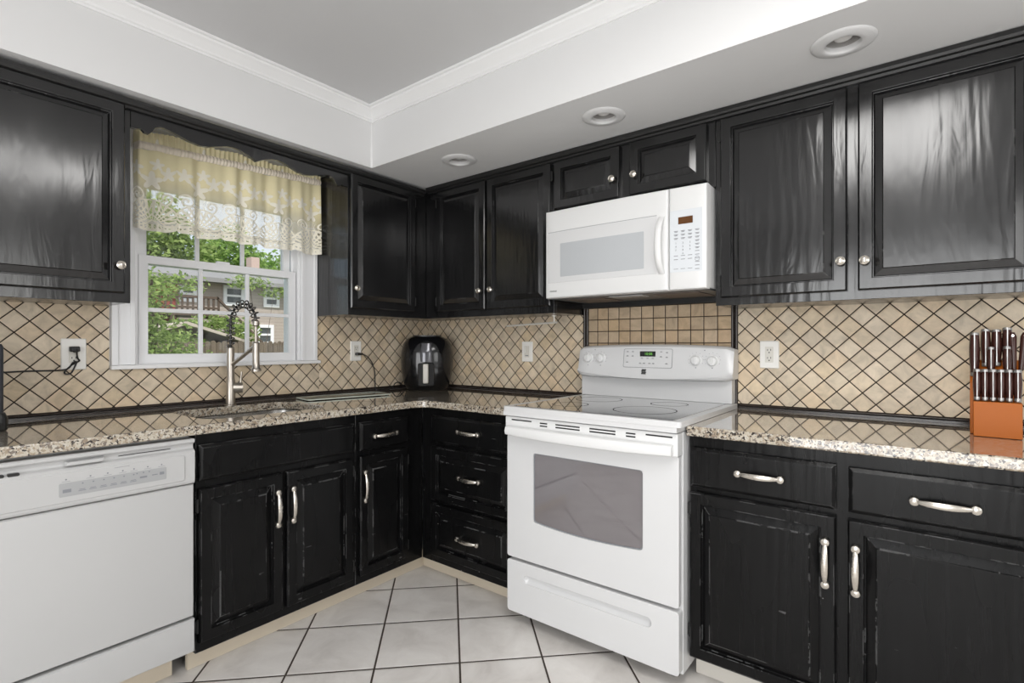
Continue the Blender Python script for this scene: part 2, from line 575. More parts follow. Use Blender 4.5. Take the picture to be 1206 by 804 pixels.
class MB:
    def __init__(s, mp=I):
        s.bm = bmesh.new()
        s.mp = mp

    def v(s, p):
        return s.bm.verts.new(s.mp(*p))

    def box(s, a0, a1, b0, b1, c0, c1):
        P = [s.v((a, b, c)) for c in (c0, c1) for b in (b0, b1) for a in (a0, a1)]
        for f in ((0, 2, 3, 1), (4, 5, 7, 6), (0, 1, 5, 4), (2, 6, 7, 3), (0, 4, 6, 2), (1, 3, 7, 5)):
            s.bm.faces.new([P[i] for i in f])
        return s

    def loft(s, rings, cap0=True, cap1=True, closed=True):
        R = [[s.v(p) for p in r] for r in rings]
        n = len(R[0])
        for a, b in zip(R, R[1:]):
            for i in range(n if closed else n - 1):
                j = (i + 1) % n
                s.bm.faces.new((a[i], a[j], b[j], b[i]))
        if cap0:
            s.bm.faces.new(R[0])
        if cap1:
            s.bm.faces.new(R[-1])
        return s

    def rects(s, u0, u1, v0, v1, prof):
        """stack of rectangles: prof = [(inset, depth)...]"""
        return s.loft([[(u0 + i, v0 + i, d), (u1 - i, v0 + i, d), (u1 - i, v1 - i, d), (u0 + i, v1 - i, d)] for i, d in prof])

    def rrects(s, u0, u1, v0, v1, r, prof, n=5):
        return s.loft([rr(u0 + i, u1 - i, v0 + i, v1 - i, max(.0005, r - i), d, n) for i, d in prof])

    def lathe(s, c, prof, axis='d', n=24, caps=True):
        """prof = [(radius, height along axis)...] about c, axis in mapped coordinates"""
        rings = []
        for r, h in prof:
            ring = []
            for k in range(n):
                a = 2 * PI * k / n
                x, y = max(r, 1e-5) * math.cos(a), max(r, 1e-5) * math.sin(a)
                ring.append({'d': (c[0] + x, c[1] + y, c[2] + h), 'v': (c[0] + x, c[1] + h, c[2] + y), 'u': (c[0] + h, c[1] + x, c[2] + y)}[axis])
            rings.append(ring)
        return s.loft(rings, caps, caps)

    def tube(s, pts, r, n=10, cap=True):
        pts = [Vector(p) for p in pts]
        rs = r if isinstance(r, (list, tuple)) else [r] * len(pts)
        rings = []
        up = None
        for i, p in enumerate(pts):
            d = (pts[min(i + 1, len(pts) - 1)] - pts[max(i - 1, 0)]).normalized()
            if up is None:
                up = Vector((0, 0, 1)) if abs(d.z) < .9 else Vector((1, 0, 0))
            a = d.cross(up)
            if a.length < 1e-4:
                a = d.cross(Vector((0, 1, 0)))
            a.normalize()
            up = a.cross(d).normalized()
            rings.append([tuple(p + (a * math.cos(2 * PI * k / n) + up * math.sin(2 * PI * k / n)) * rs[i]) for k in range(n)])
        return s.loft(rings, cap, cap)

    def plate(s, outer, holes, d0, d1, bev=0.0):
        """flat plate with holes cut from an outline"""
        cu = bpy.data.curves.new('outline', 'CURVE')
        cu.dimensions = '2D'
        cu.fill_mode = 'BOTH'
        cu.extrude = (d1 - d0) / 2 - bev
        cu.bevel_depth = bev
        cu.bevel_resolution = 2
        cu.offset = -bev
        for pts in [outer] + holes:
            sp = cu.splines.new('POLY')
            sp.points.add(len(pts) - 1)
            for q, p in zip(sp.points, pts):
                q.co = (p[0], p[1], 0, 1)
            sp.use_cyclic_u = True
        s._curve(cu, lambda p: (p.x, p.y, p.z + (d0 + d1) / 2))
        return s

    def text(s, body, u, v, d, size, th=.0004, align='CENTER'):
        cu = bpy.data.curves.new('lettering', 'FONT')
        cu.body = body
        cu.size = size
        cu.extrude = th
        cu.align_x = align
        cu.align_y = 'CENTER'
        s._curve(cu, lambda p: (u + p.x, v + p.y, d + p.z))
        return s

    def _curve(s, cu, fn):
        ob = bpy.data.objects.new('outline', cu)
        COL.objects.link(ob)
        dg = bpy.context.evaluated_depsgraph_get()
        me = bpy.data.meshes.new_from_object(ob.evaluated_get(dg))
        t = bmesh.new()
        t.from_mesh(me)
        bmesh.ops.remove_doubles(t, verts=t.verts, dist=2e-5)
        vm = {}
        for q in t.verts:
            vm[q.index] = s.v(fn(q.co))
        for f in t.faces:
            try:
                s.bm.faces.new([vm[q.index] for q in f.verts])
            except ValueError:
                pass
        t.free()
        bpy.data.objects.remove(ob)
        bpy.data.meshes.remove(me)
        bpy.data.curves.remove(cu)


def rr(u0, u1, v0, v1, r, d=None, n=5):
    pts = []
    for cx, cy, a0 in ((u1 - r, v0 + r, -PI / 2), (u1 - r, v1 - r, 0), (u0 + r, v1 - r, PI / 2), (u0 + r, v0 + r, PI)):
        for k in range(n + 1):
            a = a0 + PI / 2 * k / n
            p = (cx + r * math.cos(a), cy + r * math.sin(a))
            pts.append(p if d is None else (p[0], p[1], d))
    return pts


def slice_u(mb, u0, u1, n, axis='x'):
    no = (1, 0, 0) if axis == 'x' else (0, 1, 0)
    for k in range(1, n):
        c = u0 + (u1 - u0) * k / n
        co = (c, 0, 0) if axis == 'x' else (0, c, 0)
        bmesh.ops.bisect_plane(mb.bm, geom=mb.bm.verts[:] + mb.bm.edges[:] + mb.bm.faces[:], plane_co=co, plane_no=no)


def obj(name, mb, m, parent=None, bev=0, seg=2, smooth=40, loc=None):
    """link the mesh as one object; vertices are given in world space, the origin follows the thing"""
    bm = mb.bm
    bmesh.ops.recalc_face_normals(bm, faces=bm.faces)
    org = Vector((0, 0, 0))
    p = parent
    if parent is not None:
        while p is not None:
            org += p.location
            p = p.parent
    elif loc is not None:
        org = Vector(loc)
    if org.length:
        bmesh.ops.translate(bm, verts=bm.verts, vec=-org)
    lim = math.radians(smooth)
    for f in bm.faces:
        f.smooth = True
    for e in bm.edges:
        if len(e.link_faces) != 2 or e.calc_face_angle(0) > lim:
            e.smooth = False
    me = bpy.data.meshes.new(name)
    bm.to_mesh(me)
    bm.free()
    if isinstance(m, str):
        m = M[m]
    me.materials.append(m)
    o = bpy.data.objects.new(name, me)
    COL.objects.link(o)
    if parent is not None:
        o.parent = parent
    elif loc is not None:
        o.location = loc
    if bev:
        md = o.modifiers.new('edge', 'BEVEL')
        md.width = bev
        md.segments = seg
        md.limit_method = 'ANGLE'
        md.angle_limit = math.radians(35)
        md.harden_normals = True
    return o


def tag(o, label, cat, group=None):
    o['label'] = label
    o['category'] = cat
    if group:
        o['group'] = group
    return o


def thing(name, label, cat, loc=(0, 0, 0), group=None):
    o = bpy.data.objects.new(name, None)
    o.empty_display_size = .05
    o.location = loc
    COL.objects.link(o)
    return tag(o, label, cat, group)


def struct(name, mb, m, parent=None, **kw):
    o = obj(name, mb, m, parent, **kw)
    if parent is None:
        o['kind'] = 'structure'
    return o


def sroot(name, loc=(0, 0, 0)):
    o = bpy.data.objects.new(name, None)
    o.location = loc
    o.empty_display_size = .05
    COL.objects.link(o)
    o['kind'] = 'structure'
    return o


# ================================================================== ROOM SHELL
ZC = 2.44            # ceiling
ZS = 2.135           # underside of the soffits
XE, YS = 4.4, -4.6
SA, SB = .745, .365  # soffit faces
WU0, WU1, WV0, WV1 = -1.700, -.945, 1.100, 1.950   # kitchen window opening

struct('floor', MB().box(-.15, XE + .15, YS - .15, .15, -.12, 0), 'floor')
struct('ceiling', MB().box(-.15, XE + .15, YS - .15, .15, ZC, ZC + .15), 'ceil')
m = MB()
m.box(-.15, 0, YS, WU0, 0, ZC).box(-.15, 0, WU1, 0, 0, ZC)
m.box(-.15, 0, WU0, WU1, 0, WV0).box(-.15, 0, WU0, WU1, WV1, ZC)
struct('wall_left', m, 'paint')
struct('wall_back', MB().box(-.15, XE + .15, 0, .15, 0, ZC), 'paint')
m = MB()
m.box(XE, XE + .15, YS, -2.6, 0, ZC).box(XE, XE + .15, -1.4, 0, 0, ZC).box(XE, XE + .15, -2.6, -1.4, 0, .95).box(XE, XE + .15, -2.6, -1.4, 2.05, ZC)
struct('wall_right', m, 'paint')
m = MB()
m.box(-.15, 1.6, YS - .15, YS, 0, ZC).box(3.5, XE + .15, YS - .15, YS, 0, ZC).box(1.6, 3.5, YS - .15, YS, 2.08, ZC)
struct('wall_front', m, 'paint')
# unseen door and window, added behind the camera to frame the fill lights
m = MB().box(1.6, 1.68, YS - .1, YS - .02, 0, 2.08).box(3.42, 3.5, YS - .1, YS - .02, 0, 2.08).box(1.68, 3.42, YS - .1, YS - .02, 2.0, 2.08).box(2.51, 2.59, YS - .1, YS - .02, 0, 2.0).box(1.68, 3.42, YS - .1, YS - .02, 0, .1)
d1 = struct('added_door_1', m, 'trimw')
struct('door_glass', MB().box(1.68, 3.42, YS - .07, YS - .06, .1, 2.0), 'glass', d1)
m = MB().box(XE + .02, XE + .1, -2.6, -2.54, .95, 2.05).box(XE + .02, XE + .1, -1.46, -1.4, .95, 2.05).box(XE + .02, XE + .1, -2.54, -1.46, .95, 1.01).box(XE + .02, XE + .1, -2.54, -1.46, 1.99, 2.05).box(XE + .02, XE + .1, -2.54, -1.46, 1.48, 1.53)
w2 = struct('added_window_2', m, 'trimw')
struct('window_glass', MB().box(XE + .055, XE + .06, -2.54, -1.46, 1.01, 1.99), 'glass', w2)

# soffits above the wall cabinets
LX = ((.812, -.545), (1.632, -.545), (2.466, -.556))
m = MB()
m.plate([(SB, -SA), (XE, -SA), (XE, 0), (SB, 0)], [[(cx_ + .052 * math.cos(-2 * PI * k / 40), cy_ + .052 * math.sin(-2 * PI * k / 40)) for k in range(40)] for cx_, cy_ in LX], ZS, ZS + .10)
m.box(SB, XE, -SA, 0, ZS + .1, ZC)
struct('ceiling_soffit_back', m, 'soffit')
struct('ceiling_soffit_left', MB().box(0, SB, YS, 0, ZS, ZC), 'soffit')


# crown moulding on the soffit faces
def crown_profile(t):
    return [(.0, 2.372), (.006, 2.372), (.006, 2.380), (.012, 2.384), (.014, 2.392), (.034, 2.414), (.044, 2.420), (.046, 2.428), (.056, 2.430), (.056, ZC), (0, ZC)]


prof = crown_profile(0)
m = MB()
m.loft([[(SB + p, YS, z) for p, z in prof], [(SB + p, -SA - p, z) for p, z in prof]])
struct('trim_1', m, 'trimw', smooth=25)
m = MB()
m.loft([[(SB + p, -SA - p, z) for p, z in prof], [(XE, -SA - p, z) for p, z in prof]])
struct('trim_2', m, 'trimw', smooth=25)
# rough bead of caulk up the inside corner of the soffits
m = MB()
n = 9
rings = []
for i in range(n):
    z = ZS + (2.372 - ZS) * i / (n - 1)
    wd = .010 * (1 - .55 * i / (n - 1)) + .002 * (i % 2)
    rings.append([(SB - .002, -SA + .002, z), (SB + .0008, -SA - wd, z), (SB + .003, -SA - .003, z), (SB + wd * .5, -SA - .0008, z)])
m.loft(rings)
struct('trim_3', m, 'trimw')
# black moulding along the top of the wall cabinets
mp = [(.306, 2.098), (.318, 2.098), (.322, 2.106), (.330, 2.110), (.334, 2.118), (.334, 2.132), (.306, 2.132)]
m = MB()
m.loft([[(p, -2.45, z - .014) for p, z in mp], [(p, -.3345, z - .014) for p, z in mp]])
struct('trim_4', m, 'black_trim', smooth=25)
m = MB()
m.loft([[(.3345, -p, z) for p, z in mp], [(3.02, -p, z) for p, z in mp]])
struct('trim_5', m, 'black_trim', smooth=25)
# toe kicks
struct('baseboard_left', MB().box(.515, .535, -1.690, -.515, .001, .0885), 'kick')
struct('baseboard_back', MB().box(.5355, 1.246, -.535, -.515, .001, .0885), 'kick')
struct('baseboard_right', MB().box(2.010, 3.02, -.545, -.525, .001, .0885), 'kickw')
struct('trim_6', MB().box(.500, .520, -2.30, -1.735, .001, .10), 'kick')

# ------------------------------------------------------------------ kitchen window
w1 = sroot('window_1', (0, -1.32, 1.1))
m = MB(B)
m.box(-1.780, WU0, 1.112, 2.04, .0005, .017).box(WU1, -.853, 1.112, 2.04, .0005, .017).box(WU0, WU1, 1.95, 2.04, .0005, .017)
m.box(-1.786, -1.764, 1.112, 2.045, .0005, .024).box(-.871, -.8535, 1.112, 2.045, .0005, .024)
m.box(-1.722, -1.703, 1.112, 1.97, .017, .021).box(-.942, -.923, 1.112, 1.97, .017, .021)
struct('window_frame', m, 'winw', w1, bev=.002)
m = MB(B)
m.box(-1.790, -.838, 1.094, 1.111, .0005, .034)
struct('window_sill', m, 'trimw', w1, bev=.003)
m = MB(B)
m.box(WU0, WU0 + .012, WV0, WV1, -.149, -.0005).box(WU1 - .012, WU1, WV0, WV1, -.149, -.0005)
m.box(WU0 + .012, WU1 - .012, WV1 - .012, WV1, -.149, -.0005).box(WU0 + .012, WU1 - .012, WV0, WV0 + .014, -.149, -.0005)
m.box(WU0 + .012, WU0 + .022, WV0 + .014, WV1 - .012, -.058, -.048).box(WU1 - .022, WU1 - .012, WV0 + .014, WV1 - .012, -.058, -.048)
struct('window_jamb', m, 'winw', w1, bev=.001)


def sash(name, u0, u1, v0, v1, d0, d1, st, br, trl, hm):
    mm = MB(B)
    mm.plate([(u0, v0), (u1, v0), (u1, v1), (u0, v1)], [[(u0 + st, v0 + br), (u0 + st, v1 - trl), (u1 - st, v1 - trl), (u1 - st, v0 + br)]], d0, d1)
    g0, g1 = u0 + st, u1 - st
    dm = (d0 + d1) / 2
    for k in (1, 2):
        c = g0 + (g1 - g0) * k / 3
        mm.box(c - .009, c + .009, v0 + br, v1 - trl, dm - .006, dm + .008)
    for hv in hm:
        mm.box(g0, g1, hv - .009, hv + .009, dm - .0065, dm + .0085)
    so = struct(name, mm, 'winw', w1, bev=.0015)
    struct('glass_pane', MB(B).box(g0, g1, v0 + br, v1 - trl, dm - .002, dm + .001), 'glass', so)
    return so


lo = sash('lower_sash', -1.683, -.962, 1.114, 1.590, -.046, -.012, .036, .042, .036, [1.352])
struct('sash_lock', MB(B).box(-1.36, -1.30, 1.589, 1.602, -.04, -.018), 'winw', lo, bev=.004)
sash('upper_sash', -1.675, -.97, 1.556, 1.936, -.092, -.06, .036, .036, .036, [1.75])

# ================================================================== CABINETS


def pull(mp_, parent, cu, cv, d, along='v', L=.064, name='pull_handle'):
    mm = MB(mp_)

    def P(a, b, dd):
        return (cu + b, cv + a, dd) if along == 'v' else (cu + a, cv + b, dd)
    for sgn in (-1, 1):
        c = P(sgn * L, 0, d)
        mm.lathe(c, [(.0095, 0), (.0125, .003), (.0132, .009), (.0112, .0145), (.006, .017), (0, .0175)], n=16)
    rings = []
    N = 16
    for i in range(N + 1):
        t = -1 + 2 * i / N
        b = max(0, 1 - t * t)
        hw = .0052 + .0040 * b
        dd = d + .0105 + .017 * b ** .8
        ring = []
        for k in range(10):
            a = 2 * PI * k / 10
            ring.append(P(t * L * .97, hw * math.cos(a), dd + .0036 * math.sin(a)))
        rings.append(ring)
    mm.loft(rings)
    return obj(name, mm, 'nickel', parent)


def knob(mp_, parent, u, v, d):
    mm = MB(mp_)
    mm.lathe((u, v, d), [(.008, 0), (.0075, .003), (.006, .008), (.0085, .012), (.0148, .0165), (.0158, .0195), (.0150, .0225), (.0125, .0240), (.0112, .0232), (.0095, .0242), (.006, .0262), (0, .0268)], n=22)
    return obj('knob', mm, 'nickel', parent)


def raised_door(mp_, parent, u0, u1, v0, v1, d, m_, t=.0205, fr=.040, name='door', slope=.030):
    pr = [(0.0, d), (0.0, d + t - .006), (.005, d + t), (fr, d + t), (fr + .0015, d + t - .0125), (fr + .004, d + t - .0125), (fr + slope, d + t - .0030), (fr + slope + .0008, d + t - .0003)]
    return obj(name, MB(mp_).rects(u0, u1, v0, v1, pr), m_, parent, bev=.0012, smooth=20)


def slab(mp_, parent, u0, u1, v0, v1, d, m_, name='drawer', t=.0205):
    pr = [(0, d), (0, d + t - .008), (.011, d + t)]
    return obj(name, MB(mp_).rects(u0, u1, v0, v1, pr), m_, parent, bev=.0015, smooth=20)


def hinge(mp_, parent, u, v, d):
    mm = MB(mp_)
    mm.lathe((u, v - .024, d), [(.0032, 0), (.0032, .048)], axis='v', n=10)
    mm.box(u - .006, u + .006, v - .02, v + .02, d - .0035, d - .0005)
    return obj('hinge', mm, 'black_trim', parent)


# ---- wall cabinets
ZU0, ZU1 = 1.356, 2.133


def wall_cab(name, label, mp_, u0, u1, loc, v0=ZU0, v1=ZU1, cat='cabinet', back=.012, mat_='black', deep=0):
    r = thing(name, label, cat, loc)
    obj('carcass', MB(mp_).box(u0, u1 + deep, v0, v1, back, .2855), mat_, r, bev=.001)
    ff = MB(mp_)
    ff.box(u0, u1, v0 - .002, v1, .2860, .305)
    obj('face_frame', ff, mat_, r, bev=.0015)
    return r


DU = .306
c1 = wall_cab('wall_cabinet', 'black wall cabinet left of the window with one wide glossy oak door', B, -2.32, -1.801, (.15, -2.06, ZU0), v1=2.118)
d = raised_door(B, c1, -2.285, -1.822, 1.389, 2.094, DU, 'black')
knob(B, d, -1.840, 1.490, DU + .0205)
c2 = wall_cab('wall_cabinet', 'narrow black wall cabinet right of the window with one door', B, -.852, -.3065, (.15, -.58, ZU0), v1=2.118, deep=.293)
d = raised_door(B, c2, -.844, -.405, 1.389, 2.094, DU, 'black')
knob(B, d, -.821, 1.493, DU + .0205)
for z in (1.45, 2.03):
    hinge(B, d, -.400, z, DU + .012)
c3 = wall_cab('wall_cabinet', 'black two-door wall cabinet in the corner above the air fryer', A, .3065, 1.231, (.77, -.15, ZU0))
d = raised_door(A, c3, .412, .790, 1.389, 2.094, DU, 'black')
knob(A, d, .762, 1.492, DU + .0205)
for z in (1.45, 2.03):
    hinge(A, d, .407, z, DU + .012)
d = raised_door(A, c3, .804, 1.218, 1.389, 2.094, DU, 'black')
knob(A, d, .844, 1.493, DU + .0205)
for z in (1.45, 2.03):
    hinge(A, d, 1.223, z, DU + .012)
c4 = wall_cab('wall_cabinet', 'short black two-door wall cabinet above the white microwave', A, 1.2325, 2.0065, (1.62, -.15, 1.836), v0=1.836)
d = raised_door(A, c4, 1.240, 1.590, 1.860, 2.094, DU, 'black')
knob(A, d, 1.563, 1.944, DU + .0205)
d = raised_door(A, c4, 1.641, 1.976, 1.860, 2.094, DU, 'black')
knob(A, d, 1.668, 1.943, DU + .0205)
c5 = wall_cab('wall_cabinet', 'large black two-door wall cabinet right of the microwave', A, 2.008, 3.00, (2.5, -.15, ZU0))
d = raised_door(A, c5, 2.030, 2.455, 1.384, 2.092, DU, 'black')
knob(A, d, 2.437, 1.487, DU + .0205)
for z in (1.45, 2.03):
    hinge(A, d, 2.025, z, DU + .012)
d = raised_door(A, c5, 2.486, 2.945, 1.384, 2.092, DU, 'black')
knob(A, d, 2.506, 1.483, DU + .0205)

# scalloped board bridging the window
pts = []
half = [(0, .0), (.02, .0), (.035, .004), (.045, -.006), (.060, -.008), (.070, .004), (.080, .022), (.100, .032), (.125, .030), (.160, .020), (.200, .008), (.240, .002), (.275, .006), (.310, .018), (.345, .030), (.375, .034), (.405, .030), (.435, .020), (.460, .008), (.474, .000)]
ub, zb = -1.800, 2.021
wd = (-.853 + 1.800) / 2
left = [(ub + a * wd / .474, zb + b) for a, b in half]
right = [(-.853 - a * wd / .474, zb + b) for a, b in half][::-1]
outl = left + right[1:] + [(-.853, 2.118), (ub, 2.118)]
vb = tag(obj('valance_board', MB(B).plate(outl, [], .2865, .305), 'black', loc=(.295, -1.326, 2.02), bev=.001), 'black scalloped wooden valance board bridging the two cabinets over the window', 'valance board')

# ---- base cabinets
ZB0, ZB1 = .089, .877
FD = .610


def base_cab(name, label, mp_, u0, u1, loc, hollow=False, r0=None):
    r = thing(name, label, 'cabinet', loc)
    mm = MB(mp_)
    if hollow:
        mm.box(u0, u0 + .016, ZB0, ZB1, .03, .5895).box(u1 - .016, u1, ZB0, ZB1, .03, .5895)
        mm.box(u0 + .016, u1 - .016, ZB0, ZB0 + .016, .03, .5895).box(u0 + .016, u1 - .016, ZB0 + .016, ZB1, .012, .03)
    else:
        mm.box(u0, u1, ZB0, ZB1, .012, .5895)
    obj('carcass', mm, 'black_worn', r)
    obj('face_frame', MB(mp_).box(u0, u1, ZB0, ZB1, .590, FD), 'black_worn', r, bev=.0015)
    return r


DB = FD + .001
b1 = base_cab('base_cabinet', 'black sink cabinet between the dishwasher and the narrow cabinet', B, -1.692, -1.0215, (.3, -1.35, 0), True)
slab(B, b1, -1.685, -1.037, .708, .838, DB, 'black_worn', name='false_drawer_front')
d = raised_door(B, b1, -1.685, -1.374, .128, .680, DB, 'black_worn')
pull(B, d, -1.400, .543, DB + .0205)
hinge(B, d, -1.689, .62, DB + .012)
hinge(B, d, -1.689, .19, DB + .012)
d = raised_door(B, b1, -1.357, -1.044, .128, .680, DB, 'black_worn')
pull(B, d, -1.336, .544, DB + .0205)
hinge(B, d, -1.039, .62, DB + .012)
hinge(B, d, -1.039, .19, DB + .012)
b2 = base_cab('base_cabinet', 'narrow black base cabinet beside the inner corner with one drawer over a door', B, -1.0205, -.6115, (.3, -.82, 0))
d = slab(B, b2, -1.006, -.720, .704, .838, DB, 'black_worn')
pull(B, d, -.868, .767, DB + .0205, 'u')
d = raised_door(B, b2, -1.006, -.722, .128, .682, DB, 'black_worn')
pull(B, d, -.986, .543, DB + .0205)
hinge(B, d, -.717, .62, DB + .012)
hinge(B, d, -.717, .19, DB + .012)
b3 = base_cab('base_cabinet', 'black three-drawer base cabinet left of the white range', A, .6115, 1.2435, (.93, -.3, 0))
d = slab(A, b3, .693, 1.228, .702, .838, DB, 'black_worn')
pull(A, d, .956, .773, DB + .0205, 'u')
d = raised_door(A, b3, .693, 1.228, .410, .682, DB, 'black_worn', name='drawer')
pull(A, d, .962, .551, DB + .0205, 'u')
d = raised_door(A, b3, .693, 1.228, .128, .392, DB, 'black_worn', name='drawer')
pull(A, d, .953, .256, DB + .0205, 'u')
b4 = base_cab('base_cabinet', 'wide black base cabinet right of the range with two drawers over two doors', A, 2.0095, 3.00, (2.5, -.3, 0))
d = slab(A, b4, 2.016, 2.455, .700, .838, DB, 'black_worn')
pull(A, d, 2.2415, .770, DB + .0205, 'u')
d = slab(A, b4, 2.486, 2.945, .700, .834, DB, 'black_worn')
pull(A, d, 2.705, .765, DB + .0205, 'u')
d = raised_door(A, b4, 2.013, 2.455, .100, .682, DB, 'black_worn')
pull(A, d, 2.428, .538, DB + .0205)
hinge(A, d, 2.0115, .62, DB + .012)
hinge(A, d, 2.0115, .19, DB + .012)
d = raised_door(A, b4, 2.484, 2.945, .100, .680, DB, 'black_worn')
pull(A, d, 2.505, .535, DB + .0205)

# ---- worktops
CT = .914
R = .07
arc = [(.65 + R - R * math.sin(a), -.65 - R + R * math.cos(a)) for a in [PI / 2 * k / 8 for k in range(9)]]   # convex into the room
arc = arc[::-1]
outer = [(.0125, -.0125), (.0125, -2.46), (.65, -2.46)]
corner = [(.65 + R - R * math.cos(a), -.65 - R + R * math.sin(a)) for a in [PI / 2 * k / 8 for k in range(9)]]
outer += corner + [(1.2435, -.65), (1.2435, -.0125)]
SK = (.150, .548, -1.622, -1.104)
hole = rr(SK[0], SK[1], SK[2], SK[3], .085, n=7)
t1 = thing('countertop', 'speckled granite worktop running round the corner from the sink to the range', 'worktop', (.3, -1.2, .878))
obj('slab', MB().plate(outer, [hole[::-1]], .879, CT), 'granite', t1, smooth=30, bev=.006, seg=3)
t2 = thing('countertop', 'speckled granite worktop to the right of the range under the knife block', 'worktop', (2.5, -.3, .878))
obj('slab', MB().plate([(2.0085, -.0125), (2.0085, -.65), (3.01, -.65), (3.01, -.0125)], [], .879, CT), 'granite', t2, smooth=30, bev=.006, seg=3)

# undermount sink
sk_ = thing('kitchen_sink', 'stainless steel undermount sink bowl set into the granite below the faucet', 'sink', (.33, -1.363, .70))
m = MB()
s0 = [rr(SK[0] - .012 + i, SK[1] + .012 - i, SK[2] - .012 + i, SK[3] + .012 - i, .09, z, 7) for i, z in ((0, .878), (.0, .877), (.006, .874), (.012, .73), (.03, .70), (.06, .695))]
m.loft(s0, False, True)
o = obj('bowl', m, 'steel', sk_)
sd = o.modifiers.new('shell', 'SOLIDIFY')
sd.thickness = .0012
sd.offset = 1
obj('drain', MB().lathe((.33, -1.363, .6965), [(.045, 0), (.044, .003), (.03, .0035), (.028, .0015), (0, .0015)]), 'chrome', sk_)

# ================================================================== BACKSPLASH
bs = thing('tile_backsplash', 'diamond-laid beige tile backsplash on the window wall, left of and under the window', 'backsplash', (.005, -2.0, CT))
ZL = .937
obj('tile_field', MB(B).plate([(-2.46, ZL), (-.8365, ZL), (-.8365, 1.093), (-1.792, 1.093), (-1.792, 1.3572), (-2.46, 1.3572)], [], .0005, .010), 'tileB1')
o = bpy.data.objects['tile_field']
o.parent = bs
o.location = -Vector(bs.location)


def liner_b(parent, u0, u1):
    mm = MB(B)
    mm.box(u0, u1, CT + .0008, .9225, .0005, .012)
    mm.loft([[(u, .9230 + .0070 + .0070 * math.sin(a), .0005 + max(0, .0145 * math.cos(a))) for a in [-PI / 2 + PI * k / 8 for k in range(9)]] for u in (u0, u1)])
    return obj('liner_trim', mm, 'liner', parent)


def liner_a(parent, u0, u1):
    mm = MB(A)
    mm.box(u0, u1, CT + .0008, .9225, .0005, .012)
    mm.loft([[(u, .9230 + .0070 + .0070 * math.sin(a), .0005 + max(0, .0145 * math.cos(a))) for a in [-PI / 2 + PI * k / 8 for k in range(9)]] for u in (u0, u1)])
    return obj('liner_trim', mm, 'liner', parent)


def field(parent, mb, mat_):
    """tile field keeps world coordinates so the joints line up"""
    o_ = obj('tile_field', mb, mat_)
    o_.parent = parent
    o_.location = -Vector(parent.location)
    return o_


liner_b(bs, -2.46, -.83)
bs2 = thing('tile_backsplash', 'diamond-laid beige tile backsplash between the window and the room corner', 'backsplash', (.005, -.42, CT))
field(bs2, MB(B).plate([(-.8360, ZL), (-.0006, ZL), (-.0006, 1.3572), (-.8480, 1.3572), (-.8480, 1.112), (-.8360, 1.112)], [], .0005, .010), 'tileB2')
liner_b(bs2, -.8295, -.013)
bs3 = thing('tile_backsplash', 'diamond-laid beige tile backsplash between the corner and the range', 'backsplash', (.62, -.005, CT))
field(bs3, MB(A).box(.0105, 1.222, ZL, 1.3572, .0005, .010), 'tileA1')
liner_a(bs3, .013, 1.222)
bs4 = thing('tile_backsplash', 'square-laid beige tile backsplash directly behind the range', 'backsplash', (1.62, -.005, CT))
field(bs4, MB(A).box(1.258, 1.986, CT, 1.391, .0005, .009), 'tileA3')
bs5 = thing('tile_backsplash', 'diamond-laid beige tile backsplash right of the range behind the knife block', 'backsplash', (2.5, -.005, CT))
field(bs5, MB(A).box(2.0165, 3.01, ZL, 1.3572, .0005, .010), 'tileA2')
liner_a(bs5, 2.0165, 3.01)
for par, c in ((bs4, 1.2395), (bs5, 2.0005)):
    mm = MB(A)
    for dx in (-.0085, .0085):
        mm.loft([[(c + dx + .008 * math.sin(a), z, .0005 + max(0, .0145 * math.cos(a))) for a in [-PI / 2 + PI * k / 8 for k in range(9)]] for z in (CT + .001, 1.3905)])
    obj('vertical_liner', mm, 'liner', par)

# ================================================================== RANGE
rg = thing('electric_range', 'white electric range with a black glass hob between the base cabinets', 'range', (1.627, -.35, 0))
m = MB(A)
m.box(1.2475, 2.0045, .045, .894, .02, .662)
obj('body', m, 'appl', rg, bev=.003)
for u in (1.29, 1.95):
    for dd in (.12, .60):
        obj('leveling_foot', MB(A).lathe((u, .0005, dd), [(.02, 0), (.02, .012), (.012, .015), (.012, .046)], axis='v', n=14), 'dark', rg)
# storage drawer with a scooped grip
m = MB(A)
sl = rr(1.338, 1.903, .190, .226, .017, n=6)
dr = rr(1.2495, 2.0025, .055, .276, .012, n=4)
m.plate(dr, [sl[::-1]], .663, .700)
m.loft([rr(1.337 + i, 1.904 - i, .189 + i, .227 - i, max(.004, .018 - i), dd, 6) for i, dd in ((0, .698), (.004, .690), (.010, .684), (.014, .682))], False, True)
obj('storage_drawer', m, 'appl', rg, smooth=40, bev=.003)
# oven door with window hole
m = MB(A)
wn_ = []
for k in range(17):
    t = k / 16
    wn_.append((1.397 + (1.860 - 1.397) * t, .457 - .012 * (1 - (2 * t - 1) ** 2)))
wn_ = [(1.386, .470), (1.389, .461)] + wn_ + [(1.868, .461), (1.871, .470), (1.871, .735), (1.868, .743), (1.860, .746), (1.397, .746), (1.389, .743), (1.386, .735)]
m.plate(rr(1.2495, 2.0025, .289, .812, .010, n=4), [wn_[::-1]], .682, .700)
m.box(1.256, 1.996, .295, .806, .663, .6805)
od = obj('oven_door', m, 'appl', rg, smooth=40, bev=.0025)
obj('oven_window', MB(A).box(1.380, 1.878, .435, .752, .6822, .6925), 'ovenglass', od)
obj('window_gasket', MB(A).plate([(u, v) for u, v in wn_], [[(1.627 + (u - 1.627) * .985, .60 + (v - .60) * .975) for u, v in wn_][::-1]], .6926, .6945), 'grey_print', od)
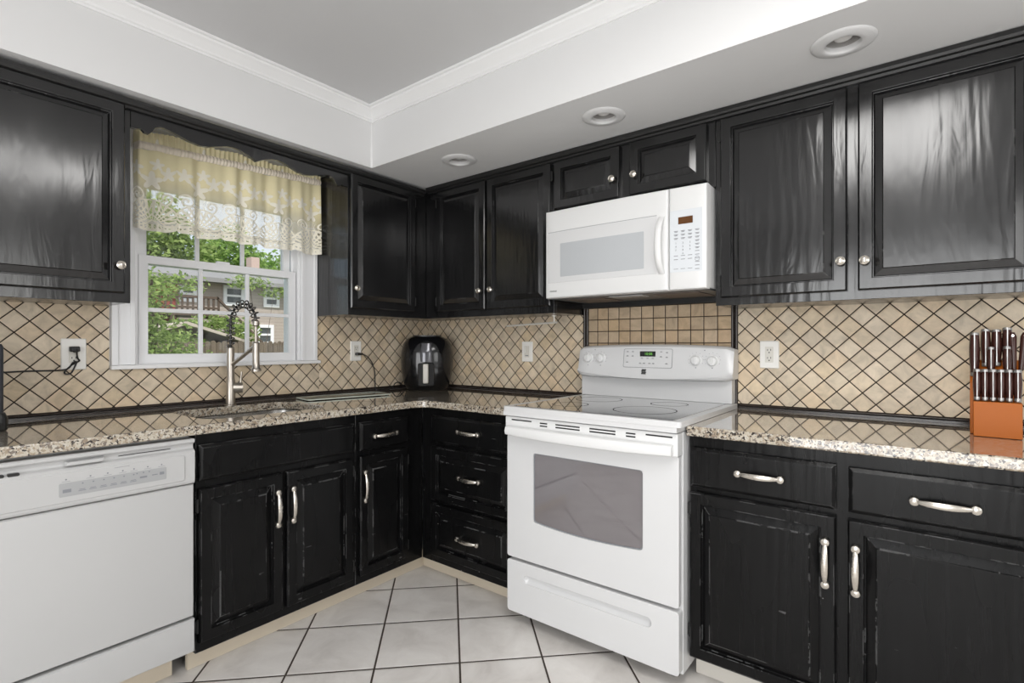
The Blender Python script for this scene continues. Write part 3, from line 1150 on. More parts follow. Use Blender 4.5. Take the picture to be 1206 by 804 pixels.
# strip with vents over the door, and the bowed handle
m = MB(A)
m.box(1.2490, 2.0030, .8125, .892, .663, .713)
hp = obj('vent_panel', m, 'appl2', rg, bev=.004)
m = MB(A)
for a, b, z in ((1.284, 1.388, .879), (1.430, 1.466, .8765), (1.430, 1.466, .8655), (1.506, 1.618, .8775), (1.506, 1.618, .8665), (1.661, 1.770, .8775), (1.661, 1.770, .8665), (1.812, 1.849, .8765), (1.812, 1.849, .8655), (1.888, 1.985, .879)):
    m.box(a, b, z - .0027, z + .0027, .7122, .7136)
obj('vent_grille', m, 'dark', hp)
m = MB(A)
rings = []
for k in range(25):
    t = -1 + 2 * k / 24
    u = 1.627 + t * .362
    b = .018 * (1 - t * t)
    rings.append([(u, .853, .7135), (u, .855, .722 + b), (u, .850, .736 + b), (u, .832, .742 + b), (u, .818 - .006 * (1 - t * t), .738 + b), (u, .815 - .006 * (1 - t * t), .728 + b), (u, .822, .7135)])
m.loft(rings)
obj('door_handle', m, 'appl2', rg, bev=.003)
# hob
m = MB(A)
m.plate(rr(1.2460, 2.0185, .020, .728, .012, n=5), [], .9150, .9355)
for q in m.bm.verts:
    x, y, z = q.co
    # plate() worked in (u, v, d) = (x, z, -y); turn it flat: v becomes depth, d becomes height
    q.co = (x, -z, -y)
m.box(1.2475, 2.0045, .8965, .9150, .021, .7265)
ck = obj('cooktop', m, 'appl', rg, smooth=40, bev=.005, seg=3)
obj('hob_glass', MB(A).rects(1.288, 1.984, .9357, .9372, [(0, .085), (0, .702)]), 'hob', ck)
m = MB(A)


def hob_ring(u, dd, r, wd=.0042):
    o0 = [(u + r * math.cos(2 * PI * k / 64), .9374, dd + r * math.sin(2 * PI * k / 64)) for k in range(64)]
    o1 = [(u + (r - wd) * math.cos(2 * PI * k / 64), .9374, dd + (r - wd) * math.sin(2 * PI * k / 64)) for k in range(64)]
    m.loft([o0, o1], False, False)


for u, dd, r in ((1.79, .50, .125), (1.79, .24, .08), (1.45, .51, .08), (1.45, .25, .11)):
    hob_ring(u, dd, r)
obj('burner_rings', m, 'ring', ck)
# back panel
m = MB(A)
m.box(1.2505, 2.0065, .9365, 1.045, .0165, .072)
obj('riser', m, 'appl', rg, bev=.003)
m = MB(A)
rings = []
N = 28
for k in range(N + 1):
    t = -1 + 2 * k / N
    u = 1.633 + t * .386
    e = 1 - t * t
    b = .010 * e
    vt = 1.188 + .012 * e
    end = min(1, (1 - abs(t)) / .035)
    q = .010 * (1 - math.sqrt(max(0, 1 - (1 - end) ** 2)))
    rings.append([(u, vt - .004 - q, .0165), (u, vt - q, .06), (u, vt - .003 - q, .082 + b - q), (u, vt - .012 - q, .093 + b - q), (u, 1.075 - .026 * e + q * .2, .112 + b - q), (u, 1.062 - .026 * e + q * .5, .122 + b - q), (u, 1.046 - .012 * e + q, .117 + b - q), (u, 1.036 - .004 * e + q, .100 + b - q), (u, 1.036 + q, .0165)])
m.loft(rings)
cs = obj('control_console', m, 'appl', rg, smooth=35)


def console_d(u, v):
    t = (u - 1.633) / .386
    e = 1 - t * t
    k = (1.188 - v) / (1.188 - 1.06)
    return .093 + .010 * e + (.112 - .093) * k


for u, v in ((1.311, 1.130), (1.384, 1.131), (1.863, 1.127), (1.935, 1.125)):
    dd = console_d(u, v)
    kb = obj('control_knob', MB(A).lathe((u, v, dd), [(.0255, -.002), (.0255, .002), (.022, .004), (.0195, .014), (.017, .0165), (0, .017)], n=28), 'appl2', rg)
    obj('grip', MB(A).box(u - .004, u + .004, v - .0185, v + .0185, dd + .013, dd + .023), 'appl2', kb, bev=.002)
m = MB(A)
m.plate(rr(1.510, 1.755, 1.088, 1.178, .008, n=4), [rr(1.5115, 1.7535, 1.0895, 1.1765, .007, n=4)[::-1]], -.0006, .0006)
for q in m.bm.verts:
    x, y, z = q.co
    q.co = (x, -(console_d(x, z) + .0008 - y), z)
obj('keypad_outline', m, 'grey_print', cs)
dd = console_d(1.633, 1.153)
ds_ = obj('clock_display', MB(A).box(1.595, 1.672, 1.141, 1.166, dd - .004, dd + .0022), 'darkgloss', cs)
obj('clock_digits', MB(A).text('10:08', 1.638, 1.1535, dd + .0026, .018), 'green', ds_)
m = MB(A)
for u, v in ((1.53, 1.163), (1.557, 1.163), (1.53, 1.142), (1.557, 1.142), (1.53, 1.112), (1.70, 1.163), (1.728, 1.160), (1.70, 1.140), (1.728, 1.138), (1.728, 1.108), (1.598, 1.108), (1.618, 1.108), (1.645, 1.108), (1.664, 1.108), (1.606, 1.132), (1.634, 1.132), (1.660, 1.132)):
    e = console_d(u, v) + .0006
    m.box(u - .0055, u + .0055, v - .0012, v + .0008, e, e + .0006)
    m.box(u - .004, u + .004, v + .0022, v + .0034, e, e + .0006)
obj('keypad_print', m, 'grey_print', cs)
for u in (1.311, 1.384, 1.863, 1.935):
    m = MB(A)
    e = console_d(u, 1.093) + .0006
    m.box(u - .002, u + .002, 1.092, 1.096, e, e + .0006)
    for k in range(9):
        a = PI * (-.15 + 1.3 * k / 8)
        x, y = u + .033 * math.cos(a), 1.129 + .033 * math.sin(a)
        e = console_d(x, y) + .0004
        m.box(x - .0016, x + .0016, y - .0008, y + .0008, e, e + .0006)
    obj('dial_print', m, 'grey_print', cs)
for u in (1.347, 1.899):
    e = console_d(u, 1.172) + .0006
    obj('indicator_light', MB(A).box(u - .0022, u + .0022, 1.170, 1.174, e, e + .0006), 'grey_print', cs)
m = MB(A)
for k in range(4):
    v = 1.0785 - k * .0062
    e = console_d(1.62, v) + .0012
    m.box(1.607 + (.0 if k % 2 else .002), 1.631 - (.002 if k % 2 else 0), v - .0024, v + .0024, e, e + .0008)
obj('badge', m, 'dark', cs)
obj('cap_slot', MB(A).box(1.358, 1.430, 1.0305, 1.0352, .0725, .0735), 'dark', rg)

# ================================================================== MICROWAVE
mw = thing('microwave', 'white over-the-range microwave hung under the short black cabinet', 'microwave', (1.62, -.2, 1.425))


def bow(mb, amt=.012):
    slice_u(mb, 1.238, 2.0, 16)
    for q in mb.bm.verts:
        t = (q.co.x - 1.619) / .381
        if q.co.y < -.357:
            q.co.y -= amt * (1 - t * t)
    return mb


m = MB(A)
m.box(1.240, 1.9995, 1.424, 1.8335, .0135, .352)
obj('body', m, 'appl2', mw, bev=.004)
m = MB(A)
m.rects(1.2385, 1.8475, 1.4185, 1.8325, [(0, .356), (0, .384), (.003, .390), (.009, .393)])
md_ = obj('microwave_door', bow(m), 'appl2', mw, smooth=30)
m = MB(A)
m.rects(1.256, 1.800, 1.490, 1.729, [(0, .392), (0, .3945), (.002, .3948)])
dg_ = obj('door_glass', bow(m), 'appl', md_, smooth=30)
m = MB(A)
m.rects(1.256, 1.800, 1.7292, 1.7312, [(0, .3925), (0, .3936)])
obj('door_seam', bow(m), 'grey_print', md_)
m = MB(A)
m.plate(rr(1.327, 1.745, 1.516, 1.672, .004, n=3), [], .3945, .3955)
obj('window_screen', bow(m), 'mwglass', md_)
m = MB(A)
rings = []
for k in range(21):
    t = -1 + 2 * k / 20
    v = 1.605 + t * .117
    lift = .034 * (1 - abs(t) ** 3.2)
    hw = .0125 + .002 * (1 - t * t)
    ring = []
    for j in range(12):
        a = 2 * PI * j / 12
        ring.append((1.822 + hw * math.cos(a) - .006 * (1 - t * t), v, .395 + .006 + lift + .0085 * math.sin(a)))
    rings.append(ring)
m.loft(rings)
obj('door_handle', m, 'appl2', md_)
m = MB(A)
m.rects(1.8500, 2.0000, 1.4185, 1.8325, [(0, .356), (0, .384), (.003, .390), (.009, .393)])
cp = obj('control_panel', bow(m), 'appl2', mw, smooth=30)
m = MB(A)
m.rects(1.856, 1.983, 1.489, 1.738, [(0, .392), (0, .3940)])
kp = obj('keypad', bow(m), 'applsoft', cp)


def mwd(u):
    return .3942 + .012 * (1 - ((u - 1.619) / .381) ** 2)


e = mwd(1.918)
obj('clock_display', MB(A).box(1.889, 1.947, 1.681, 1.709, e - .002, e + .0012), 'amber', kp)
m = MB(A)
cols = (1.880, 1.908, 1.936, 1.964)
for i, c in enumerate(cols):
    e = mwd(c) + .0002
    for j in range(12):
        v = 1.652 - j * .0142
        if i < 3 and 3 <= j <= 6:
            continue
        if i < 3 and j >= 9:
            m.box(c - .009, c + .009, 1.502 - .0009, 1.502 + .0009, e, e + .0004)
            break
        m.box(c - .0085, c + .0085, v + .0008, v + .0030, e, e + .0004)
        if j < 6:
            m.box(c - .006, c + .006, v - .0028, v - .0008, e, e + .0004)
nums = ['1', '2', '3', '4', '5', '6', '7', '8', '9']
for k, s_ in enumerate(nums):
    c = cols[k % 3]
    m.text(s_, c, 1.652 - (3 + k // 3) * .0142 - .004, mwd(c) + .0004, .0095)
m.text('0', cols[1], 1.652 - 6 * .0142 - .004, mwd(cols[1]) + .0004, .0095)
for (c, v, r) in ((1.964, 1.538, .0098),):
    e = mwd(c) + .0003
    o0 = [(c + r * math.cos(2 * PI * k / 32), v + r * math.sin(2 * PI * k / 32), e) for k in range(32)]
    o1 = [(c + (r - .0014) * math.cos(2 * PI * k / 32), v + (r - .0014) * math.sin(2 * PI * k / 32), e) for k in range(32)]
    m.loft([o0, o1], False, False)
obj('key_print', m, 'grey_print', kp)
e = mwd(1.285) - .001
obj('badge', MB(A).text('KENMORE', 1.287, 1.450, e + .0008, .0085), 'dark', md_)
m = MB(A)
m.box(1.245, 1.995, 1.4165, 1.4235, .032, .35)
obj('mounting_strip', MB(A).box(1.2325, 2.0070, 1.3915, 1.4225, .0005, .0305), 'black_trim', mw)
ub_ = obj('underside', m, 'under', mw)
for u0, u1 in ((1.30, 1.50), (1.74, 1.94)):
    obj('grease_filter', MB(A).box(u0, u1, 1.4135, 1.4164, .09, .30), 'filter', ub_)
obj('light_lens', MB(A).box(1.54, 1.70, 1.4140, 1.4164, .25, .32), 'mwglass', ub_)

# ================================================================== DISHWASHER
dw = thing('dishwasher', 'white dishwasher under the granite worktop beside the sink cabinet', 'dishwasher', (.3, -2.0, 0))
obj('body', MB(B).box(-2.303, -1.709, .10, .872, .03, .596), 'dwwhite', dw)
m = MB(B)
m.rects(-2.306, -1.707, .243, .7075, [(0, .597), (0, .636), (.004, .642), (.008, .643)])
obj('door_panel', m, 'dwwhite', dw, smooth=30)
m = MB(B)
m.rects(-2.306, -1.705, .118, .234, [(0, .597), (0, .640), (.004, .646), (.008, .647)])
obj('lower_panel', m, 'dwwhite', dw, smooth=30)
m = MB(B)
pf = [(.711, .600), (.711, .640), (.714, .646), (.720, .649), (.8225, .649), (.828, .645), (.8335, .634), (.840, .632), (.850, .634), (.853, .644), (.857, .648), (.864, .648), (.868, .644), (.868, .600)]
m.loft([[(u, v, dd) for v, dd in pf] for u in (-2.306, -1.7075)])
dp = obj('control_panel', m, 'dwwhite', dw, smooth=25)
m = MB(B)
m.rrects(-2.42 + .12, -1.738, .726, .816, .010, [(0, .6485), (0, .6500), (.003, .6520)])
pd = obj('button_panel', m, 'dwwhite', dp, smooth=30)
m = MB(B)
m.rrects(-2.074, -1.796, .745, .786, .004, [(0, .6515), (0, .6530)])
db_ = obj('button_strip', m, plain('light_grey_strip', (.36, .365, .37), .4), pd)
m = MB(B)
for k in range(6):
    u = -2.020 + k * .026
    m.box(u - .009, u + .009, .7555, .7575, .653, .6534)
    m.box(u - .007, u + .007, .7595, .7615, .653, .6534)
    m.lathe((u + .001, .778, .6528), [(.0022, 0), (.0022, .0007)], n=10)
for u in (-1.862, -1.88, -1.846):
    m.lathe((u, .7795, .6528), [(.0022, 0), (.0022, .0007)], n=10)
m.box(-1.872, -1.852, .762, .768, .653, .6534)
m.box(-2.066, -2.046, .757, .767, .653, .6534)
m.box(-1.838, -1.822, .765, .768, .653, .6534)
m.box(-1.816, -1.803, .763, .772, .653, .6534)
obj('strip_print', m, 'grey_print', db_)
m = MB(B)
for u in (-2.058, -2.0, -1.957, -1.918, -1.888, -1.85, -1.81):
    m.lathe((u, .796, .6518), [(.0024, 0), (.0024, .0007)], n=10)
    m.box(u - .010, u + .010, .7895, .7905, .652, .6523)
m.box(-1.94, -1.90, .808, .8092, .652, .6523)
obj('panel_print', m, 'grey_print', pd)
m = MB(B)
m.loft([[(-2.062, .834, .634), (-1.966, .834, .634), (-1.962, .848, .634), (-2.058, .848, .634)], [(-2.058, .836, .655), (-1.970, .836, .655), (-1.966, .846, .655), (-2.054, .846, .655)]])
obj('latch_handle', m, 'dwwhite', dp, bev=.002)
m = MB(B)
for u0, u1 in ((-2.300, -2.262), (-2.254, -2.222), (-2.216, -2.190), (-2.184, -2.158)):
    obj('vent_slot', MB(B).rrects(u0, u1, .8265, .8355, .004, [(0, .6325), (0, .6465)]), 'dark', dp)
obj('latch_slit', MB(B).box(-1.925, -1.778, .8405, .8425, .632, .6345), 'dark', dp)

# ================================================================== FAUCET
fx, fy = .118, -1.357
fc = thing('kitchen_faucet', 'brushed nickel spring-neck faucet standing behind the sink', 'faucet', (fx, fy, CT))
m = MB()
m.lathe((fx, fy, CT), [(.024, 0.0005), (.024, .004), (.0205, .006), (.0200, .115), (.0172, .122), (.0170, .160), (.0164, .162), (.0162, .268), (.013, .271), (0, .271)], n=24)
obj('body', m, 'fnickel', fc)
dirv = Vector((.15, .045, 0)).normalized()
# side lever hub and lever
hub0 = Vector((fx, fy, .995))
hd = Vector((.35, .94, 0)).normalized()
m = MB()
m.tube([hub0 + hd * .010, hub0 + hd * .050], .0245, 20)
hb = obj('lever_hub', m, 'fnickel', fc)
m = MB()
m.tube([hub0 + hd * .040 + Vector((0, 0, .01)), hub0 + hd * .046 + Vector((0, 0, .075))], [.005, .004], 10)
obj('lever', m, 'fnickel', hb)
# hose inside the spring + spring coil
top0 = Vector((fx, fy, 1.183))
reach = .158
path = []
for k in range(9):
    path.append(top0 + Vector((0, 0, .115 * k / 8)))
ctr = top0 + Vector((0, 0, .115)) + dirv * reach / 2
for k in range(1, 25):
    a = PI - PI * k / 24
    path.append(ctr + dirv * (reach / 2) * math.cos(a) + Vector((0, 0, .088 * math.sin(a))))
tip = path[-1]
m = MB()
m.tube(path, .0058, 10)
obj('inner_hose', m, 'dark', fc)
# arc length
ln = [0]
for a, b in zip(path, path[1:]):
    ln.append(ln[-1] + (b - a).length)
tot = ln[-1]


def along_path(s):
    for i in range(len(path) - 1):
        if s <= ln[i + 1]:
            k = (s - ln[i]) / (ln[i + 1] - ln[i])
            return path[i].lerp(path[i + 1], k), (path[i + 1] - path[i]).normalized()
    return path[-1], (path[-1] - path[-2]).normalized()


turns = 16
coil = []
side = Vector((-dirv.y, dirv.x, 0))
NP = turns * 20
for k in range(NP + 1):
    s = tot * k / NP
    p, t = along_path(s)
    nrm = t.cross(side).normalized()
    a = 2 * PI * turns * k / NP
    coil.append(p + (side * math.cos(a) + nrm * math.sin(a)) * .0165)
m = MB()
m.tube(coil, .0029, 8)
obj('spring', m, 'spring', fc)
# joint, wand, spray head
m = MB()
m.tube([tip + Vector((0, 0, .012)), tip + Vector((0, 0, .006)), tip + Vector((0, 0, -.012)), tip + Vector((0, 0, -.018))], [.008, .0145, .0145, .008], 18)
obj('joint', m, 'fnickel', fc)
m = MB()
m.tube([tip + Vector((0, 0, -.015)), tip + Vector((0, 0, -.10))], .0062, 12)
m.tube([tip + Vector((0, 0, -.088)), tip + Vector((0, 0, -.094)), tip + Vector((0, 0, -.175)), tip + Vector((0, 0, -.205)), tip + Vector((0, 0, -.212)), tip + Vector((0, 0, -.222)), tip + Vector((0, 0, -.223))], [.009, .0145, .0150, .0165, .0225, .0225, .018], 20)
obj('spray_head', m, 'fnickel', fc)
# support arm
a0 = Vector((fx, fy, 1.098))
a1 = tip + Vector((0, 0, -.105))
m = MB()
m.tube([a0, a0.lerp(a1, .5), a1 - dirv * .004], .0085, 12)
obj('support_arm', m, 'fnickel', fc)

# ================================================================== COUNTER THINGS
# air fryer
ax, ay = .192, -.192
af = thing('air_fryer', 'glossy black air fryer with a white grip standing in the counter corner', 'air fryer', (ax, ay, CT))
q = 1 / math.sqrt(2)
fdir = Vector((q, -q, 0))
sdir = Vector((q, q, 0))


def F(u, v, d_):
    p = Vector((ax, ay, CT)) + sdir * u + fdir * d_
    return (p.x, p.y, CT + v)


def superring(a, b, z, n=40, ex=2.6):
    out = []
    for k in range(n):
        t = 2 * PI * k / n
        c, s = math.cos(t), math.sin(t)
        out.append((a * math.copysign(abs(c) ** (2 / ex), c), z, b * math.copysign(abs(s) ** (2 / ex), s)))
    return out


m = MB(F)
m.loft([superring(a, b, z) for a, b, z in ((.118, .118, .002), (.130, .128, .010), (.148, .14, .055), (.160, .148, .12), (.163, .150, .18), (.160, .148, .235), (.150, .140, .285), (.128, .120, .318), (.100, .095, .333), (.05, .05, .338))])
afb = obj('body', m, 'darkgloss', af)
m = MB(F)
m.loft([superring(.090, .085, z) for z in (.334, .342)])
obj('top_cover', m, 'dark', afb)
m = MB(F)
for z0, z1, bb in ((.178, .292, 0),):
    rings = []
    for k in range(9):
        v = z0 + (z1 - z0) * k / 8
        rings.append([(-.056 + .112 * j / 8, v, (.1505 if v < .235 else .1505 - (v - .235) * .23) - .02 * abs(-1 + j / 4) ** 2.5 * 1.0 + .004) for j in range(9)])
    m.loft(rings, False, False, closed=False)
o = obj('display_panel', m, plain('silvery_display_panel', (.10, .10, .11), .12, metal=.5), af)
sd = o.modifiers.new('shell', 'SOLIDIFY')
sd.thickness = .004
m = MB(F)
m.rrects(-.050, .050, .030, .172, .012, [(0, .138), (0, .152), (.004, .156)])
bk = obj('basket_front', m, 'darkgloss', af)
m = MB(F)
m.rrects(-.018, .014, .050, .168, .006, [(0, .15), (0, .185), (.004, .190)])
obj('handle', m, plain('ivory_grip', (.72, .70, .65), .3), bk)
m = MB(F)
m.lathe((.0, .003, 0), [(.110, -.0025), (.118, .006), (.118, .012)], axis='v', n=30)
obj('base', m, 'dark', af)

# outlets, switch, cables


def outlet(name, label, mp_, uc, vc, holes=True, wd=.035, ht=.059, cat='outlet', d0=.0102):
    r = thing(name, label, cat, mp_(uc, vc, d0))
    obj('cover_plate', MB(mp_).rrects(uc - wd, uc + wd, vc - ht, vc + ht, .004, [(0, d0), (0, d0 + .003), (.003, d0 + .006)]), 'plate', r)
    return r


def receptacle(mp_, r, uc, vc, d0=.0162):
    s_ = obj('receptacle', MB(mp_).rrects(uc - .0165, uc + .0165, vc - .034, vc + .034, .003, [(0, d0 - .001), (0, d0 + .0012)]), 'socket', r)
    mm = MB(mp_)
    for dv in (.017, -.017):
        mm.box(uc - .0075, uc - .005, vc + dv - .001, vc + dv + .0065, d0 + .0010, d0 + .0016)
        mm.box(uc + .005, uc + .0075, vc + dv - .001, vc + dv + .0075, d0 + .0010, d0 + .0016)
        mm.lathe((uc, vc + dv - .008, d0 + .001), [(.0028, 0), (.0028, .0006)], n=10)
    obj('slots', mm, 'dark', s_)


o1_ = outlet('wall_outlet', 'white wall outlet with a black plug left of the window', B, -1.9075, 1.160, wd=.0395, ht=.062)
receptacle(B, o1_, -1.9075, 1.160)
o2_ = outlet('wall_outlet', 'white wall outlet between window and air fryer with a black cord', B, -.597, 1.160, wd=.037)
receptacle(B, o2_, -.597, 1.160)
o3_ = outlet('wall_outlet', 'empty ivory wall outlet right of the range', A, 2.1445, 1.155, wd=.038)
receptacle(A, o3_, 2.1445, 1.155)
o4_ = outlet('light_switch', 'ivory dimmer light switch on the tiles left of the range', A, .850, 1.157, cat='switch', wd=.038)
obj('rocker', MB(A).rrects(.833, .867, 1.124, 1.190, .003, [(0, .0155), (0, .0185)]), 'socket', o4_)
obj('slider', MB(A).box(.8365, .8405, 1.150, 1.186, .0182, .0200), 'plate', o4_)
obj('toggle_bar', MB(A).box(.840, .862, 1.131, 1.136, .0182, .0196), 'grey_print', o4_)


def smooth_path(pts, n=8):
    P = [Vector(p) for p in pts]
    out = []
    for i in range(len(P) - 1):
        p0, p1, p2, p3 = P[max(i - 1, 0)], P[i], P[i + 1], P[min(i + 2, len(P) - 1)]
        for k in range(n):
            t = k / n
            out.append(.5 * ((2 * p1) + (-p0 + p2) * t + (2 * p0 - 5 * p1 + 4 * p2 - p3) * t * t + (-p0 + 3 * p1 - 3 * p2 + p3) * t ** 3))
    out.append(P[-1])
    return out


cd = thing('power_cord', 'black cord with a looped slack plugged in left of the window', 'cord', (.03, -1.9, 1.177))
m = MB(B)
m.rrects(-1.924, -1.892, 1.170, 1.190, .004, [(0, .0185), (0, .036), (.004, .040)])
m.tube([(-1.906, 1.180, .036), (-1.904, 1.168, .040)], .006, 8)
obj('plug', m, 'dark', cd)
m = MB(B)
m.tube([tuple(p) for p in smooth_path([(-1.904, 1.170, .040), (-1.900, 1.145, .034), (-1.893, 1.135, .028), (-1.900, 1.128, .024), (-1.915, 1.118, .022), (-1.935, 1.093, .018), (-1.933, 1.083, .018), (-1.918, 1.085, .02), (-1.908, 1.105, .022), (-1.902, 1.128, .026), (-1.912, 1.128, .026), (-1.925, 1.105, .02), (-1.95, 1.098, .016), (-2.00, 1.098, .015), (-2.06, 1.098, .015), (-2.12, 1.095, .02), (-2.19, 1.085, .04)])], .0030, 8)
obj('cable', m, 'dark', cd)
cd = thing('power_cord', 'black air fryer cord hanging from the outlet to the counter', 'cord', (.03, -.5, 1.12))
m = MB(B)
m.rrects(-.606, -.578, 1.134, 1.150, .004, [(0, .0185), (0, .034), (.004, .038)])
m.tube([(-.585, 1.142, .030), (-.560, 1.140, .034)], [.007, .004], 8)
obj('plug', m, 'dark', cd)
m = MB(B)
m.tube([tuple(p) for p in smooth_path([(-.562, 1.140, .034), (-.53, 1.125, .034), (-.495, 1.085, .034), (-.477, 1.03, .034), (-.474, .97, .034), (-.470, .925, .036), (-.45, .9185, .045), (-.42, .9185, .05), (-.385, .9185, .05), (-.35, .935, .05), (-.33, .955, .05), (-.30, .958, .05), (-.285, .945, .055), (-.272, .93, .062)])], .0034, 8)
obj('cable', m, 'dark', cd)

# glass cutting board
gb = thing('cutting_board', 'green glass cutting board lying on the counter right of the sink', 'cutting board', (.205, -.80, CT))
a = math.radians(9)
ca, sa = math.cos(a), math.sin(a)


def G(u, v, z):
    return (.205 + u * ca + v * sa, -.80 - u * sa + v * ca, z)


m = MB(G)
m.rrects(-.085, .085, -.235, .235, .015, [(0, CT + .0040), (0, CT + .0085), (.001, CT + .0090)])
gbb = obj('board', m, 'greenglass', gb)
m = MB(G)
m.plate(rr(-.0855, .0858, -.2355, .2355, .015, n=4), [rr(-.082, .082, -.232, .232, .013, n=4)[::-1]], CT + .0042, CT + .0094)
obj('edge_band', m, 'boardedge', gbb)
for u in (-.07, .07):
    for v in (-.21, .21):
        obj('rubber_foot', MB(G).lathe((u, v, CT + .0006), [(.008, 0), (.007, .0033)], n=12), 'dark', gb)

# black appliance at the left edge
ap = thing('coffee_maker', 'black countertop appliance at the far left end of the counter', 'appliance', (.19, -2.25, CT))
m = MB()
m.loft([rr(.085 + i, .292 - i, -2.385 + i, -2.143 - i, .012, z, 5) for i, z in ((0, .975), (0, 1.190), (.004, 1.200), (.014, 1.203))])
obj('body', m, plain('satin_black_housing', (.03, .032, .04), .3), ap)
m = MB()
m.loft([rr(.075 + i, .303 - i, -2.395 + i, -2.133 - i, .018, z, 5) for i, z in ((.004, CT + .001), (0, CT + .006), (0, .958), (.006, .974))])
obj('base', m, 'dark', ap)
m = MB()
m.box(.2925, .2945, -2.385 + .014, -2.157, 1.178, 1.186)
obj('trim_line', m, 'chrome', ap)

# knife block
kx, ky = 2.842, -.205
kn_rot = math.radians(-3.5)
ck_, sk2 = math.cos(kn_rot), math.sin(kn_rot)


def K(u, v, w_):     # u across, v toward the room, w up
    return (kx + u * ck_ + v * sk2, ky + u * sk2 - v * ck_, CT + w_)


kb_ = thing('knife_block', 'reddish wooden knife block at the right end of the counter', 'knife block', (kx, ky, CT))
m = MB(K)
pf = [(-.075, .001), (.045, .001), (.045, .165), (.030, .182), (-.045, .235), (-.075, .205)]
m.loft([[(u, v, z) for v, z in pf] for u in (-.060, .058)])
blk = obj('block', m, 'wood', kb_, bev=.002)
m = MB(K)
pf = [(.046, .001), (.102, .001), (.098, .108), (.046, .108)]
m.loft([[(u, v, z) for v, z in pf] for u in (-.052, .058)])
obj('front_block', m, 'wood', kb_, bev=.002)


def knife_handle(u, v, z, L, wd, lean, label, name, group, bolster=True):
    base = Vector(K(u, v, z))
    up = (Vector(K(u, v + lean * 1.0, z + 1.0)) - base).normalized()
    r = thing(name, label, 'knife', tuple(base), group)
    ac = (Vector(K(1, 0, 0)) - Vector(K(0, 0, 0))).normalized()
    fw = ac.cross(up).normalized()
    rings = []
    for k in range(9):
        t = k / 8
        a_ = wd * (.40 + .10 * math.sin(PI * t) + .06 * t)
        b_ = wd * (.62 + .16 * math.sin(2.2 * PI * t) * .4 + .12 * t)
        cn = base + up * (.012 + (L - .022) * t)
        rings.append([tuple(cn + ac * a_ * math.cos(2 * PI * j / 12) + fw * b_ * math.sin(2 * PI * j / 12)) for j in range(12)])
    mm = MB()
    mm.loft(rings)
    h_ = obj('handle', mm, 'handlewood', r)
    mm = MB()
    w1_ = wd * .048
    rings = []
    for k in range(9):
        t = k / 8
        b_ = wd * (.62 + .16 * math.sin(2.2 * PI * t) * .4 + .12 * t) * 1.035
        cn = base + up * (.012 + (L - .022) * t)
        rings.append([tuple(cn + ac * w1_ * sx + fw * b_ * sy) for sx, sy in ((-1, -1), (1, -1), (1, 1), (-1, 1))])
    mm.loft(rings)
    obj('tang', mm, 'knifesteel', r)
    mm = MB()
    mm.tube([base + up * (L - .016), base + up * (L - .010), base + up * (L - .002), base + up * L], [wd * .42, wd * .50, wd * .46, wd * .2], 14)
    obj('end_cap', mm, 'knifesteel', r)
    if bolster:
        mm = MB()
        mm.tube([base + up * .001, base + up * .006, base + up * .014], [wd * .36, wd * .43, wd * .40], 14)
        obj('bolster', mm, 'knifesteel', r)
    return r


order = ['leftmost', 'second from left', 'third from left', 'third from right', 'second from right', 'rightmost']
for k in range(6):
    u = -.043 + k * .0183
    knife_handle(u, .078, .109, .100, .0200, -.10, 'steak knife, %s of the six in the front row of the knife block' % order[k], 'steak_knife', 'steak knives in the front row')
tall = [(-.049, .030, .182, .142, .025, 'tall dark-handled knife, leftmost at the back of the knife block'), (-.022, -.010, .212, .124, .024, 'tall dark-handled knife, second from the left at the back of the block'), (-.010, .032, .180, .098, .020, 'short knife between the second and third tall knives of the block'), (.004, -.012, .214, .120, .025, 'tall dark-handled knife, third from the left at the back of the block'), (.027, .032, .180, .100, .020, 'short knife in front of the fourth tall knife of the block'), (.029, -.012, .214, .126, .024, 'tall dark-handled knife, fourth from the left at the back of the block')]
for u, v, z, L, wd, lb in tall:
    knife_handle(u, v, z, L, wd, -.12, lb, 'kitchen_knife', 'tall knives at the back of the block')
# kitchen shears
bse = Vector(K(.050, .0, .205))
sh = thing('kitchen_shears', 'reddish-brown kitchen shears at the right of the knife block', 'shears', tuple(bse))
for off, lean_u in ((-.007, -.02), (.009, .10)):
    up = Vector((lean_u, .12, 1)).normalized()
    p0 = bse + Vector((off, 0, 0))
    mm = MB()
    mm.tube([p0 + up * .001, p0 + up * .03, p0 + up * .075, p0 + up * .105, p0 + up * .118], [.006, .008, .0095, .0105, .006], 12)
    hd_ = obj('handle', mm, 'handlewood', sh)
    mm = MB()
    mm.tube([p0 + up * .108 + Vector((0, -.0118, 0)), p0 + up * .108 + Vector((0, -.0098, 0))], .0035, 10)
    obj('rivet', mm, 'chrome', hd_)

# paper towel bar under the corner cabinet
tb = thing('paper_towel_bar', 'brushed metal towel bar hanging under the corner cabinet left of the range', 'towel bar', (1.0, -.15, 1.31))
by = -.15
m = MB()
m.tube([(.807, by, 1.303), (1.148, by, 1.3155)], .0052, 12)
obj('bar', m, 'barmetal', tb)
m = MB()
m.tube([(1.128, by, 1.314), (1.128, by, 1.349)], .0042, 10)
obj('hanger', m, 'barmetal', tb)
m = MB()
m.lathe((1.128, by, 1.3485), [(.014, 0), (.014, .0045)], n=16)
obj('mount', m, 'barmetal', tb)

